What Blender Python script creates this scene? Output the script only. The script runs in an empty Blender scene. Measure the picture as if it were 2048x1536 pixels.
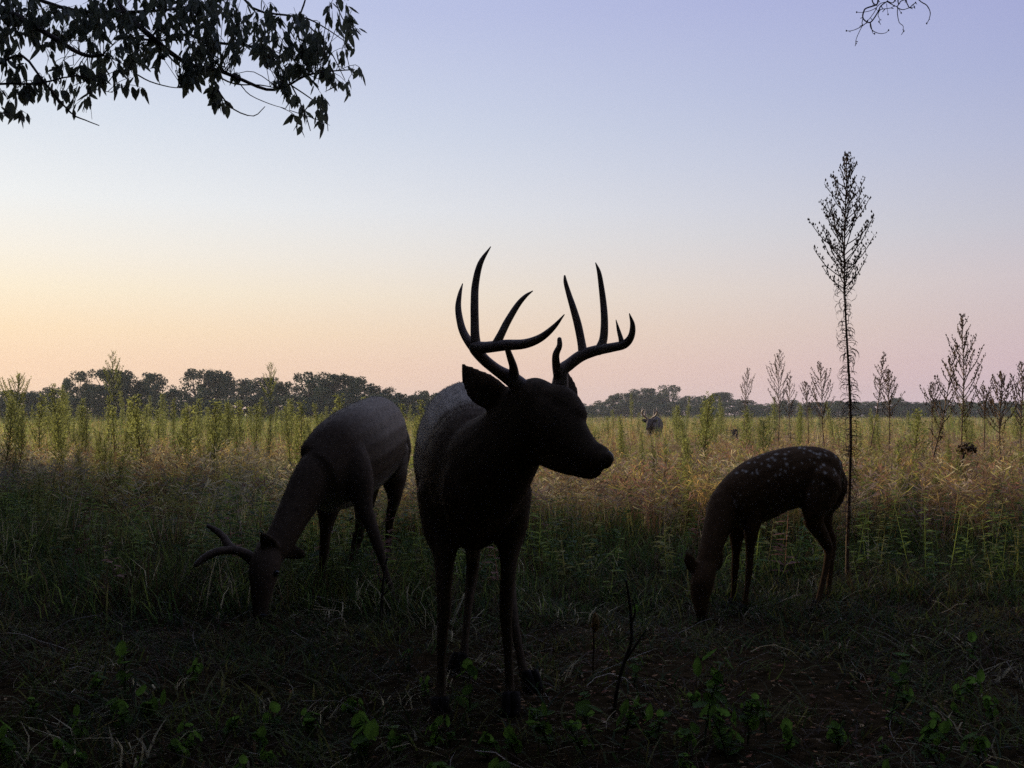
import bpy, bmesh, math, random
import numpy as np
from mathutils import Vector, Matrix

R = math.radians
random.seed(7)
rng = np.random.default_rng(7)
scn = bpy.context.scene
col = scn.collection

# ------------------------------------------------------------------ camera
F = 2100.0                     # focal length in pixels of the 2048-wide photograph
CAM_H = 0.90
PITCH = math.atan(60.0 / F)
cd = bpy.data.cameras.new('camera')
cam = bpy.data.objects.new('camera', cd)
col.objects.link(cam)
cam.location = (0, 0, CAM_H)
cam.rotation_euler = (R(90) + PITCH, 0, 0)
cd.sensor_width = 36.0
cd.lens = 36.0 * F / 2048.0
cd.clip_start = 0.05
cd.clip_end = 6000
scn.camera = cam

# ------------------------------------------------------------------ sky, sun, exposure
SUN_AZ = R(-50)                # measured from the view direction, to the left
SUN_EL = R(11.0)
sun_dir = Vector((math.sin(SUN_AZ), math.cos(SUN_AZ), 0))


def lin(c):
    return tuple(((v / 255.0) / 12.92 if v / 255.0 <= 0.04045 else ((v / 255.0 + 0.055) / 1.055) ** 2.4) for v in c) + (1.0,)


w = bpy.data.worlds.new('World')
scn.world = w
w.use_nodes = True
nt = w.node_tree
nt.nodes.clear()
N = nt.nodes.new
L = nt.links.new
out = N('ShaderNodeOutputWorld')
bg = N('ShaderNodeBackground')
tc = N('ShaderNodeTexCoord')
sep = N('ShaderNodeSeparateXYZ')
L(tc.outputs['Generated'], sep.inputs[0])


def ramp(stops):
    r = N('ShaderNodeValToRGB')
    r.color_ramp.interpolation = 'LINEAR'
    els = r.color_ramp.elements
    while len(els) < len(stops):
        els.new(0.5)
    for e, (p, c) in zip(els, stops):
        e.position = p
        e.color = lin(c)
    L(sep.outputs['Z'], r.inputs[0])
    return r


def wmath(op, a, b=None, clamp=False):
    m = N('ShaderNodeMath')
    m.operation = op
    m.use_clamp = clamp
    for i, v in enumerate((a, b)):
        if v is None:
            continue
        if isinstance(v, (int, float)):
            m.inputs[i].default_value = v
        else:
            L(v, m.inputs[i])
    return m.outputs[0]


warm = ramp([(0.0, (245, 204, 170)), (0.045, (248, 213, 180)), (0.075, (251, 224, 188)), (0.11, (250, 235, 208)), (0.145, (246, 239, 226)),
             (0.19, (238, 240, 240)), (0.26, (218, 226, 237)), (0.36, (194, 203, 232)), (0.55, (176, 190, 230)), (1.0, (146, 162, 212))])
cool = ramp([(0.0, (204, 178, 196)), (0.045, (208, 183, 190)), (0.08, (208, 189, 191)), (0.118, (207, 195, 199)), (0.165, (196, 195, 207)),
             (0.23, (182, 187, 213)), (0.29, (170, 177, 213)), (0.37, (161, 166, 212)), (0.55, (146, 158, 208)), (1.0, (138, 152, 204))])
anti = ramp([(0.0, (186, 166, 184)), (0.12, (192, 174, 186)), (0.3, (166, 166, 196)), (0.6, (146, 156, 202)), (1.0, (138, 152, 204))])
hyp = wmath('SQRT', wmath('ADD', wmath('MULTIPLY', sep.outputs['X'], sep.outputs['X']), wmath('MULTIPLY', sep.outputs['Y'], sep.outputs['Y'])))
dotp = wmath('ADD', wmath('MULTIPLY', sep.outputs['X'], sun_dir.x), wmath('MULTIPLY', sep.outputs['Y'], sun_dir.y))
az = wmath('DIVIDE', dotp, wmath('MAXIMUM', hyp, 0.001))
f1 = N('ShaderNodeMapRange')
f1.interpolation_type = 'LINEAR'
f1.inputs['From Min'].default_value = 0.24
f1.inputs['From Max'].default_value = 0.93
L(az, f1.inputs['Value'])
f2 = N('ShaderNodeMapRange')
f2.interpolation_type = 'SMOOTHSTEP'
f2.inputs['From Min'].default_value = 0.30
f2.inputs['From Max'].default_value = -0.9
L(az, f2.inputs['Value'])
m1 = N('ShaderNodeMix'); m1.data_type = 'RGBA'
L(f1.outputs[0], m1.inputs['Factor']); L(cool.outputs[0], m1.inputs[6]); L(warm.outputs[0], m1.inputs[7])
m2 = N('ShaderNodeMix'); m2.data_type = 'RGBA'
L(f2.outputs[0], m2.inputs['Factor']); L(m1.outputs[2], m2.inputs[6]); L(anti.outputs[0], m2.inputs[7])
sky = N('ShaderNodeTexSky')
sky.sky_type = 'NISHITA'
sky.sun_disc = False
sky.sun_elevation = SUN_EL
sky.sun_rotation = SUN_AZ
mx = N('ShaderNodeMix'); mx.data_type = 'RGBA'; mx.blend_type = 'ADD'
mx.inputs['Factor'].default_value = 0.004
L(m2.outputs[2], mx.inputs[6]); L(sky.outputs[0], mx.inputs[7])
L(mx.outputs[2], bg.inputs['Color'])
bg.inputs['Strength'].default_value = 1.0
L(bg.outputs[0], out.inputs[0])

sl = bpy.data.lights.new('sun', 'SUN')
sl.energy = 5.0
sl.angle = R(6)
sl.color = (1.0, 0.84, 0.60)
so = bpy.data.objects.new('sun', sl)
col.objects.link(so)
sd = Vector((math.sin(SUN_AZ) * math.cos(SUN_EL), math.cos(SUN_AZ) * math.cos(SUN_EL), math.sin(SUN_EL)))
so.rotation_euler = sd.to_track_quat('Z', 'Y').to_euler()
so.location = sd * 50 + Vector((0, 0, 20))

scn.view_settings.view_transform = 'Standard'
scn.view_settings.look = 'None'
scn.view_settings.exposure = 0.0
scn.view_settings.gamma = 1.0
scn.render.engine = 'CYCLES'
scn.cycles.max_bounces = 6
scn.cycles.diffuse_bounces = 3
scn.cycles.glossy_bounces = 2
scn.cycles.transmission_bounces = 4
scn.cycles.use_denoising = False


# ------------------------------------------------------------------ helpers
def P(x, y, Y):
    """point of the place seen at photograph pixel (x, y), Y metres in front of the camera"""
    dx = (x - 1024.0) / F
    dz = -(y - 768.0) / F
    d = Vector((dx, math.cos(PITCH) - dz * math.sin(PITCH), math.sin(PITCH) + dz * math.cos(PITCH)))
    return Vector((0, 0, CAM_H)) + d * (Y / d.y)


def ground_z(x, y):
    r = math.hypot(x, y)
    a = 0.012 * math.sin(x * 2.3 + 0.7) * math.cos(y * 1.9) + 0.008 * math.sin(x * 5.1 + y * 4.3)
    b = 0.05 * math.sin(x * 0.21 + 1.0) * math.sin(y * 0.17 + 0.4)
    return a * min(1.0, r / 2.0) + b * min(1.0, max(0.0, (r - 6.0) / 10.0))


def ground_np(x, y):
    r = np.hypot(x, y)
    a = 0.012 * np.sin(x * 2.3 + 0.7) * np.cos(y * 1.9) + 0.008 * np.sin(x * 5.1 + y * 4.3)
    b = 0.05 * np.sin(x * 0.21 + 1.0) * np.sin(y * 0.17 + 0.4)
    return a * np.minimum(1.0, r / 2.0) + b * np.clip((r - 6.0) / 10.0, 0, 1)


def tag(o, label=None, cat=None, group=None, kind=None):
    if label: o['label'] = label
    if cat: o['category'] = cat
    if group: o['group'] = group
    if kind: o['kind'] = kind
    return o


def thing(name, loc, label, cat, group=None):
    o = bpy.data.objects.new(name, None)
    o.empty_display_size = 0.1
    col.objects.link(o)
    o.location = loc
    return tag(o, label, cat, group)


def link(name, me, parent=None, world=True):
    """mesh data in world coordinates, or in the parent's own space when world is False"""
    o = bpy.data.objects.new(name, me)
    col.objects.link(o)
    if parent is not None:
        o.parent = parent
        if world:
            q = parent
            off = Vector((0, 0, 0))
            while q is not None:
                off += q.location
                q = q.parent
            o.location = -off
    return o


def mesh(name, v, f, mat, smooth=True, colors=None):
    me = bpy.data.meshes.new(name)
    v = np.asarray(v, dtype=np.float32)
    if isinstance(f, np.ndarray):
        n, k = f.shape
        me.vertices.add(len(v)); me.vertices.foreach_set('co', v.ravel())
        me.loops.add(n * k); me.loops.foreach_set('vertex_index', f.astype(np.int32).ravel())
        me.polygons.add(n)
        me.polygons.foreach_set('loop_start', np.arange(0, n * k, k, dtype=np.int32))
        me.polygons.foreach_set('loop_total', np.full(n, k, dtype=np.int32))
        me.update(calc_edges=True)
    else:
        me.from_pydata([tuple(map(float, p)) for p in v], [], f)
        me.update()
    if colors is not None:
        a = me.color_attributes.new('Col', 'FLOAT_COLOR', 'POINT')
        c = np.ones((len(v), 4), dtype=np.float32)
        c[:, :3] = colors
        a.data.foreach_set('color', c.ravel())
    me.materials.append(mat)
    if smooth:
        me.polygons.foreach_set('use_smooth', np.ones(len(me.polygons), dtype=bool))
    return me


class Geo:
    def __init__(self):
        self.v = []
        self.f = []
        self.c = []

    def add(self, v, f, c=None):
        b = len(self.v)
        self.v.extend(v)
        self.f.extend([tuple(i + b for i in q) for q in f])
        if c is not None:
            self.c.extend([c] * len(v))

    def build(self, name, mat, smooth=True):
        return mesh(name, self.v, self.f, mat, smooth, self.c if len(self.c) == len(self.v) and self.c else None)


def catmull(pts, sub):
    """pts: rows of numbers; returns a smooth denser table"""
    a = np.asarray(pts, dtype=float)
    if len(a) < 3 or sub <= 1:
        if sub <= 1:
            return a
        t = np.linspace(0, 1, sub * (len(a) - 1) + 1)[:, None]
        return a[0] * (1 - t) + a[-1] * t if len(a) == 2 else a
    p = np.vstack([2 * a[0] - a[1], a, 2 * a[-1] - a[-2]])
    res = []
    for i in range(1, len(p) - 2):
        for k in range(sub):
            t = k / sub
            res.append(0.5 * ((2 * p[i]) + (-p[i - 1] + p[i + 1]) * t + (2 * p[i - 1] - 5 * p[i] + 4 * p[i + 1] - p[i + 2]) * t * t
                              + (-p[i - 1] + 3 * p[i] - 3 * p[i + 1] + p[i + 2]) * t ** 3))
    res.append(p[-2])
    return np.array(res)


def tube(g, pts, radii, n=6, sub=3, cap=True, c=None, flat=1.0, up=(0, 0, 1), round_ends=False):
    """tapered tube; radii may be numbers or (side, up) pairs"""
    rr = [(r, r) if not isinstance(r, (tuple, list)) else r for r in radii]
    tab = catmull([list(p) + list(r) for p, r in zip(pts, rr)], sub)
    C = tab[:, :3]
    rad = np.maximum(tab[:, 3:5], 0.0002)
    m = len(C)
    T = np.gradient(C, axis=0)
    T /= np.maximum(np.linalg.norm(T, axis=1, keepdims=True), 1e-9)
    upv = np.array(up, float)
    if round_ends:
        # hemispherical ends
        pre, post = [], []
        for s, lst in ((0, pre), (-1, post)):
            sg = -1 if s == 0 else 1
            for a in (0.5, 0.8, 0.97):
                k = math.sqrt(1 - a * a)
                lst.append((C[s] + T[s] * sg * a * min(rad[s]), rad[s] * k, T[s]))
        pre = pre[::-1]
        C = np.vstack([[p[0] for p in pre], C, [p[0] for p in post]])
        rad = np.vstack([[p[1] for p in pre], rad, [p[1] for p in post]])
        T = np.vstack([[p[2] for p in pre], T, [p[2] for p in post]])
        m = len(C)
    v, f = [], []
    side = None
    for i in range(m):
        t = T[i]
        if side is None:
            s = np.cross(t, upv)
            if np.linalg.norm(s) < 0.1:
                s = np.cross(t, [1.0, 0.02, 0.01])
        else:
            s = side - t * np.dot(side, t) if np.linalg.norm(np.cross(t, upv)) < 0.25 else np.cross(t, upv)
            if np.dot(s, side) < 0:
                s = -s
        s = s / max(np.linalg.norm(s), 1e-9)
        side = s
        u = np.cross(s, t)
        for k in range(n):
            a = 2 * math.pi * k / n
            v.append(C[i] + s * math.cos(a) * rad[i, 0] + u * math.sin(a) * rad[i, 1] * flat)
    for i in range(m - 1):
        for k in range(n):
            k2 = (k + 1) % n
            f.append((i * n + k, i * n + k2, (i + 1) * n + k2, (i + 1) * n + k))
    if cap:
        f.append(tuple(range(n - 1, -1, -1)))
        f.append(tuple((m - 1) * n + k for k in range(n)))
    g.add([tuple(p) for p in v], f, c)


def ball(g, c0, r, n=10, m=7, c=None):
    v = [(c0[0], c0[1], c0[2] + r[2])]
    f = []
    for i in range(1, m):
        a = math.pi * i / m
        for k in range(n):
            b = 2 * math.pi * k / n
            v.append((c0[0] + r[0] * math.sin(a) * math.cos(b), c0[1] + r[1] * math.sin(a) * math.sin(b), c0[2] + r[2] * math.cos(a)))
    v.append((c0[0], c0[1], c0[2] - r[2]))
    for k in range(n):
        f.append((0, 1 + k, 1 + (k + 1) % n))
        f.append((len(v) - 1, 1 + (m - 2) * n + (k + 1) % n, 1 + (m - 2) * n + k))
    for i in range(m - 2):
        for k in range(n):
            k2 = (k + 1) % n
            f.append((1 + i * n + k, 1 + (i + 1) * n + k, 1 + (i + 1) * n + k2, 1 + i * n + k2))
    g.add(v, f, c)


# ------------------------------------------------------------------ materials
def material(name, color=None, rough=0.7, attr=False, noise=None, trans=0.0, spec=0.25, bump=None, sheen=0.0):
    m = bpy.data.materials.new(name)
    m.use_nodes = True
    t = m.node_tree
    b = t.nodes['Principled BSDF']
    b.inputs['Roughness'].default_value = rough
    b.inputs['Specular IOR Level'].default_value = spec
    if sheen:
        b.inputs['Sheen Weight'].default_value = sheen
        b.inputs['Sheen Roughness'].default_value = 0.4
    csock = None
    if attr:
        a = t.nodes.new('ShaderNodeAttribute')
        a.attribute_name = 'Col'
        csock = a.outputs['Color']
    if noise:
        scale, amount = noise
        tcn = t.nodes.new('ShaderNodeTexCoord')
        nz = t.nodes.new('ShaderNodeTexNoise')
        nz.inputs['Scale'].default_value = scale
        nz.inputs['Detail'].default_value = 6
        t.links.new(tcn.outputs['Object'], nz.inputs['Vector'])
        mr = t.nodes.new('ShaderNodeMapRange')
        mr.inputs['From Min'].default_value = 0.25
        mr.inputs['From Max'].default_value = 0.75
        mr.inputs['To Min'].default_value = 1 - amount
        mr.inputs['To Max'].default_value = 1 + amount
        t.links.new(nz.outputs['Fac'], mr.inputs['Value'])
        mul = t.nodes.new('ShaderNodeMix')
        mul.data_type = 'RGBA'
        mul.blend_type = 'MULTIPLY'
        mul.inputs['Factor'].default_value = 1
        if csock is not None:
            t.links.new(csock, mul.inputs[6])
        else:
            mul.inputs[6].default_value = tuple(color) + (1,)
        t.links.new(mr.outputs[0], mul.inputs[7])
        csock = mul.outputs[2]
        if bump:
            bm_ = t.nodes.new('ShaderNodeBump')
            bm_.inputs['Strength'].default_value = bump
            bm_.inputs['Distance'].default_value = 0.01
            t.links.new(nz.outputs['Fac'], bm_.inputs['Height'])
            t.links.new(bm_.outputs[0], b.inputs['Normal'])
    if csock is not None:
        t.links.new(csock, b.inputs['Base Color'])
    else:
        b.inputs['Base Color'].default_value = tuple(color) + (1,)
    if trans:
        tr = t.nodes.new('ShaderNodeBsdfTranslucent')
        if csock is not None:
            t.links.new(csock, tr.inputs['Color'])
        else:
            tr.inputs['Color'].default_value = tuple(color) + (1,)
        ms = t.nodes.new('ShaderNodeMixShader')
        ms.inputs[0].default_value = trans
        t.links.new(b.outputs[0], ms.inputs[1])
        t.links.new(tr.outputs[0], ms.inputs[2])
        t.links.new(ms.outputs[0], t.nodes['Material Output'].inputs['Surface'])
    return m


M = {
    'veg': material('meadow_plants', rough=0.6, attr=True, trans=0.5, spec=0.12),
    'litter': material('dead_leaves', rough=0.7, attr=True, trans=0.3, spec=0.12),
    'seedling': material('seedling_leaf', (0.11, 0.20, 0.03), rough=0.6, noise=(3, 0.6), trans=0.6, spec=0.12),
    'green_stem': material('green_stem', (0.10, 0.12, 0.05), rough=0.6, noise=(20, 0.4)),
    'dry_stem': material('dry_stem', (0.16, 0.10, 0.055), rough=0.8, noise=(25, 0.5)),
    'weed_bud': material('weed_bud', (0.17, 0.11, 0.06), rough=0.8, noise=(40, 0.5), trans=0.2),
    'weed_green': material('weed_green', (0.31, 0.32, 0.095), rough=0.7, noise=(6, 0.5), trans=0.5),
    'oak_leaf': material('oak_leaf', (0.12, 0.135, 0.085), rough=0.55, noise=(12, 0.5), trans=0.4, spec=0.3),
    'bark': material('bark', (0.09, 0.07, 0.055), rough=0.95, noise=(9, 0.6), bump=0.8),
    'twig': material('twig', (0.07, 0.05, 0.04), rough=0.85, noise=(40, 0.5)),
    'tree_leaf': material('tree_leaf', (0.05, 0.085, 0.04), rough=0.6, spec=0.1, noise=(1.5, 0.55), trans=0.15),
    'fur': material('deer_fur', rough=0.75, attr=True, noise=(35, 0.25), spec=0.06),
    'antler': material('antler', (0.30, 0.23, 0.18), rough=0.6, noise=(30, 0.45), spec=0.3),
    'velvet': material('velvet_antler', (0.13, 0.09, 0.06), rough=0.9, noise=(60, 0.3), sheen=0.3, spec=0.1),
    'eye': material('eye', (0.012, 0.008, 0.006), rough=0.08, spec=0.5),
    'nose': material('nose_skin', (0.015, 0.013, 0.013), rough=0.35, noise=(200, 0.3), bump=0.4, spec=0.2),
    'hoof': material('hoof', (0.03, 0.022, 0.016), rough=0.7, noise=(40, 0.3), spec=0.08),
    'cob': material('dry_seed_spike', (0.32, 0.19, 0.06), rough=0.8, noise=(60, 0.4), bump=0.6),
}


def ground_material():
    m = bpy.data.materials.new('field_soil')
    m.use_nodes = True
    t = m.node_tree
    b = t.nodes['Principled BSDF']
    b.inputs['Roughness'].default_value = 1.0
    b.inputs['Specular IOR Level'].default_value = 0.0
    tcn = t.nodes.new('ShaderNodeTexCoord')
    big = t.nodes.new('ShaderNodeTexNoise'); big.inputs['Scale'].default_value = 0.35; big.inputs['Detail'].default_value = 5
    fine = t.nodes.new('ShaderNodeTexNoise'); fine.inputs['Scale'].default_value = 22; fine.inputs['Detail'].default_value = 8
    for n_ in (big, fine):
        t.links.new(tcn.outputs['Object'], n_.inputs['Vector'])
    r1 = t.nodes.new('ShaderNodeValToRGB')
    e = r1.color_ramp.elements
    e[0].position = 0.35; e[0].color = (0.032, 0.026, 0.014, 1)
    e[1].position = 0.65; e[1].color = (0.07, 0.048, 0.024, 1)
    t.links.new(big.outputs['Fac'], r1.inputs[0])
    mul = t.nodes.new('ShaderNodeMix'); mul.data_type = 'RGBA'; mul.blend_type = 'MULTIPLY'; mul.inputs['Factor'].default_value = 0.85
    r2 = t.nodes.new('ShaderNodeValToRGB')
    e = r2.color_ramp.elements
    e[0].position = 0.3; e[0].color = (0.25, 0.25, 0.25, 1)
    e[1].position = 0.7; e[1].color = (1.3, 1.2, 1.1, 1)
    t.links.new(fine.outputs['Fac'], r2.inputs[0])
    t.links.new(r1.outputs[0], mul.inputs[6]); t.links.new(r2.outputs[0], mul.inputs[7])
    t.links.new(mul.outputs[2], b.inputs['Base Color'])
    bp = t.nodes.new('ShaderNodeBump'); bp.inputs['Strength'].default_value = 0.9; bp.inputs['Distance'].default_value = 0.03
    t.links.new(fine.outputs['Fac'], bp.inputs['Height']); t.links.new(bp.outputs[0], b.inputs['Normal'])
    return m


M['ground'] = ground_material()

# ------------------------------------------------------------------ ground: one sheet to the horizon
rings = np.concatenate([[0.0], np.arange(0.25, 8, 0.25), np.geomspace(8, 40, 40), np.geomspace(44, 800, 30)])
seg = 120
gv = [(0, 0, ground_z(0, 0))]
for r in rings[1:]:
    for k in range(seg):
        a = 2 * math.pi * k / seg
        x, y = r * math.cos(a), r * math.sin(a)
        gv.append((x, y, ground_z(x, y)))
gf = [(0, 1 + k, 1 + (k + 1) % seg) for k in range(seg)]
for i in range(len(rings) - 2):
    for k in range(seg):
        k2 = (k + 1) % seg
        gf.append((1 + i * seg + k, 1 + (i + 1) * seg + k, 1 + (i + 1) * seg + k2, 1 + i * seg + k2))
tag(link('ground', mesh('ground', gv, gf, M['ground'])), kind='structure')


# ------------------------------------------------------------------ trees of the field edge
def leaf_cards(centres, spread, per, size, r_):
    """many leaf-sized quads round each centre"""
    c = np.repeat(np.asarray(centres), per, axis=0)
    n = len(c)
    d = r_.normal(size=(n, 3))
    d /= np.linalg.norm(d, axis=1, keepdims=True)
    rad = np.repeat(np.asarray(spread), per) * r_.uniform(0.25, 1.0, n) ** 0.5
    p = c + d * rad[:, None] * np.array([1, 1, 0.8])
    s = r_.uniform(size[0], size[1], n)[:, None]
    a = r_.normal(size=(n, 3)); a /= np.linalg.norm(a, axis=1, keepdims=True)
    b = np.cross(a, r_.normal(size=(n, 3))); b /= np.linalg.norm(b, axis=1, keepdims=True)
    v = np.stack([p - a * s, p + b * s * 0.45, p + a * s, p - b * s * 0.45], axis=1).reshape(-1, 3)
    f = np.arange(n * 4).reshape(-1, 4)
    return v, f


def make_tree_meshes(seed, round_top=1.0, clumps=46, per=110, size=(0.014, 0.032), low=0.10, spread=(0.08, 0.15)):
    """a crown and a trunk 1 m high and about 1 m wide, to be scaled"""
    r_ = np.random.default_rng(seed)
    cs, sp = [], []
    for k in range(clumps):
        a = r_.uniform(0, 2 * math.pi)
        h = low + 0.05 + (0.86 - low) * r_.random() ** (0.85 * round_top)
        env = math.sqrt(max(0.02, 1 - (abs(h - 0.42) / 0.56) ** 2.2))
        rr = 0.43 * env * math.sqrt(r_.uniform(0.05, 1.0)) * r_.uniform(0.85, 1.08)
        cs.append((rr * math.cos(a), rr * math.sin(a), h))
        sp.append(r_.uniform(*spread))
    v, f = leaf_cards(cs, sp, per, size, r_)
    v[:, 2] = np.clip(v[:, 2], 0.01, 1.02)
    crown = mesh('crown', v, f, M['tree_leaf'], smooth=False)
    g = Geo()
    lean = r_.uniform(-0.05, 0.05, 2)
    top = np.array([lean[0], lean[1], 0.45])
    tube(g, [(0, 0, -0.02), (lean[0] * 0.4, lean[1] * 0.4, 0.2), top], [0.035, 0.026, 0.018], n=6, sub=3)
    for c_ in cs[::2]:
        b0 = top * r_.uniform(0.45, 1.0)
        mid = (b0 + np.array(c_)) / 2 + np.array([0, 0, 0.03])
        tube(g, [b0, mid, c_], [0.012, 0.008, 0.003], n=4, sub=2)
    trunk = g.build('trunk', M['bark'])
    return crown, trunk


tree_kinds = [make_tree_meshes(100 + i, round_top=rt, clumps=cl) for i, (rt, cl) in enumerate([(1.0, 48), (0.8, 52), (1.2, 44), (1.0, 38), (0.9, 50)])]
shrub_kinds = [make_tree_meshes(200 + i, clumps=30, per=110, low=0.0, size=(0.02, 0.045), spread=(0.14, 0.22)) for i in range(3)]


def place_tree(name, kind, loc, wid, hgt, rz, label, cat, group):
    t = thing(name, loc, label, cat, group)
    t.rotation_euler = (0, 0, rz)
    t.scale = (wid, wid, hgt)
    link('crown', kind[0], t, False)
    link('trunk', kind[1], t, False)
    return t


left_line = [(-60, 772, 120), (30, 788, 110), (105, 780, 95), (155, 748, 70), (222, 742, 110), (268, 768, 80), (308, 752, 75), (350, 783, 70),
             (392, 742, 95), (432, 744, 80), (478, 765, 90), (528, 762, 90), (575, 768, 80), (620, 748, 100), (668, 752, 95), (712, 760, 80),
             (755, 778, 80), (800, 792, 75), (845, 786, 60), (885, 796, 70), (640, 775, 90), (200, 775, 90), (930, 800, 70), (990, 806, 70)]
right_line = [(1060, 806, 60), (1110, 808, 60), (1160, 806, 45), (1202, 800, 46), (1244, 784, 62), (1290, 776, 66), (1342, 769, 62), (1382, 792, 52), (1412, 790, 50),
              (1448, 783, 62), (1492, 800, 52), (1535, 806, 50), (1580, 800, 50), (1622, 803, 50), (1665, 800, 48), (1705, 804, 55), (1750, 802, 55),
              (1795, 796, 60), (1840, 803, 55), (1885, 798, 60), (1930, 803, 60), (1975, 800, 55), (2020, 803, 60), (2070, 800, 60), (2120, 803, 60), (1300, 790, 80)]
for i, (px, ty, wp) in enumerate(left_line):
    Y = 112 + random.uniform(-9, 12)
    h = CAM_H + (828 - ty + 6) / F * Y
    p = P(px, 828, Y)
    place_tree('hedgerow_tree', tree_kinds[i % 5], (p.x, Y, ground_z(p.x, Y)), wp * 1.18 / F * Y, h * 1.03, random.uniform(0, 6.28),
               *(('tall round-crowned tree rising above the hedgerow behind the young buck', 'tree', 'tall trees of the hedgerow') if ty < 756 else
                 ('middling dark tree in the hedgerow behind the young buck', 'tree', 'middling trees of the hedgerow') if ty < 780 else
                 ('low dark tree at the thin end of the hedgerow behind the bucks', 'tree', 'low trees of the hedgerow')))
for i, (px, ty, wp) in enumerate(right_line):
    Y = 205 + random.uniform(-15, 15)
    h = CAM_H + (828 - ty) / F * Y
    p = P(px, 828, Y)
    place_tree('treeline_tree', tree_kinds[(i * 2 + 1) % 5], (p.x, Y, ground_z(p.x, Y)), wp * 1.25 / F * Y, h * 1.03, random.uniform(0, 6.28),
               *(('rounded tree in the tallest clump of the far treeline, behind the small far buck', 'tree', 'tallest trees of the far treeline') if ty < 789 else
                 ('middling dark tree of the far treeline beyond the fawn', 'tree', 'middling trees of the far treeline') if ty < 801 else
                 ('lowest flat-topped tree of the far treeline beyond the dry weeds', 'tree', 'lowest trees of the far treeline')))
for i in range(26):
    Y = 106 + random.uniform(-5, 5)
    px = -80 + i * 42 + random.uniform(-10, 10)
    p = P(px, 828, Y)
    place_tree('hedgerow_shrub', shrub_kinds[i % 3], (p.x, Y, ground_z(p.x, Y)), random.uniform(3.5, 5.0), random.uniform(2.2, 3.0), random.uniform(0, 6.28),
               'low dark shrub at the foot of the hedgerow trees', 'shrub', 'shrubs under the hedgerow')
for i in range(34):
    Y = 190 + random.uniform(-6, 6)
    px = 1040 + i * 32 + random.uniform(-8, 8)
    p = P(px, 828, Y)
    place_tree('treeline_shrub', shrub_kinds[i % 3], (p.x, Y, ground_z(p.x, Y)), random.uniform(4.5, 6.5), random.uniform(2.3, 3.2), random.uniform(0, 6.28),
               'low dark shrub along the far treeline beyond the fawn', 'shrub', 'shrubs along the far treeline')

# the wood behind the camera that shades the clearing
big_kinds = [make_tree_meshes(300 + i, clumps=60, per=150, size=(0.03, 0.055), low=0.0, spread=(0.12, 0.2)) for i in range(2)]
for i, (x, y, wd, h) in enumerate([(-9.5, -1.5, 9, 10), (-6.0, -5.0, 8, 11), (-1.5, -4.6, 7.5, 12), (3.0, -4.8, 8, 11), (7.2, -4.0, 8, 10), (10.5, -0.5, 8.5, 10), (0.5, -10, 11, 14),
                                   (-9.2, 5.2, 6.5, 9), (-11.0, 10.0, 7.5, 10), (-12.8, 14.0, 6, 8.5), (11.5, 4.5, 7, 10)]):  # the left ones, out of view, are added to keep sun off the clearing
    place_tree('woodland_tree', big_kinds[i % 2], (x, y, 0), wd, h, i * 1.3, 'leafy woodland tree shading the clearing', 'tree', 'trees of the wood edge')

# ------------------------------------------------------------------ overhanging oak: limbs, twigs, leaves
LEAF_TEMPLATES = []


def leaf_mesh(name, mat, length, width, seed, fold=0.25, curl=0.25, lobes=0.0):
    """one leaf: base at origin, tip along -Z, folded on its midrib, 16 to 20 triangles"""
    r_ = random.Random(seed)
    rows = 6
    v, f = [], []
    for i in range(rows + 1):
        t = i / rows
        wd = width * (math.sin(math.pi * t ** 0.8) ** 0.8) * (1 + lobes * math.sin(t * 19 + seed)) if 0 < t < 1 else 0.0006
        bow = curl * length * (t * t) * 0.6
        z = -length * t
        tw = r_.uniform(-0.06, 0.06) * length
        v += [(-wd, bow + fold * wd, z + tw * 0.3), (tw * 0.25, bow, z), (wd, bow + fold * wd, z - tw * 0.3)]
    for i in range(rows):
        a = i * 3
        f += [(a, a + 1, a + 4, a + 3), (a + 1, a + 2, a + 5, a + 4)]
    return v, f, mat


oak_variants = [leaf_mesh('leaf', M['oak_leaf'], random.uniform(0.055, 0.088), random.uniform(0.010, 0.0145), s, lobes=0.10) for s in range(6)]
oak_leaf_meshes = [mesh('leaf', v, f, m_) for v, f, m_ in oak_variants]

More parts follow.
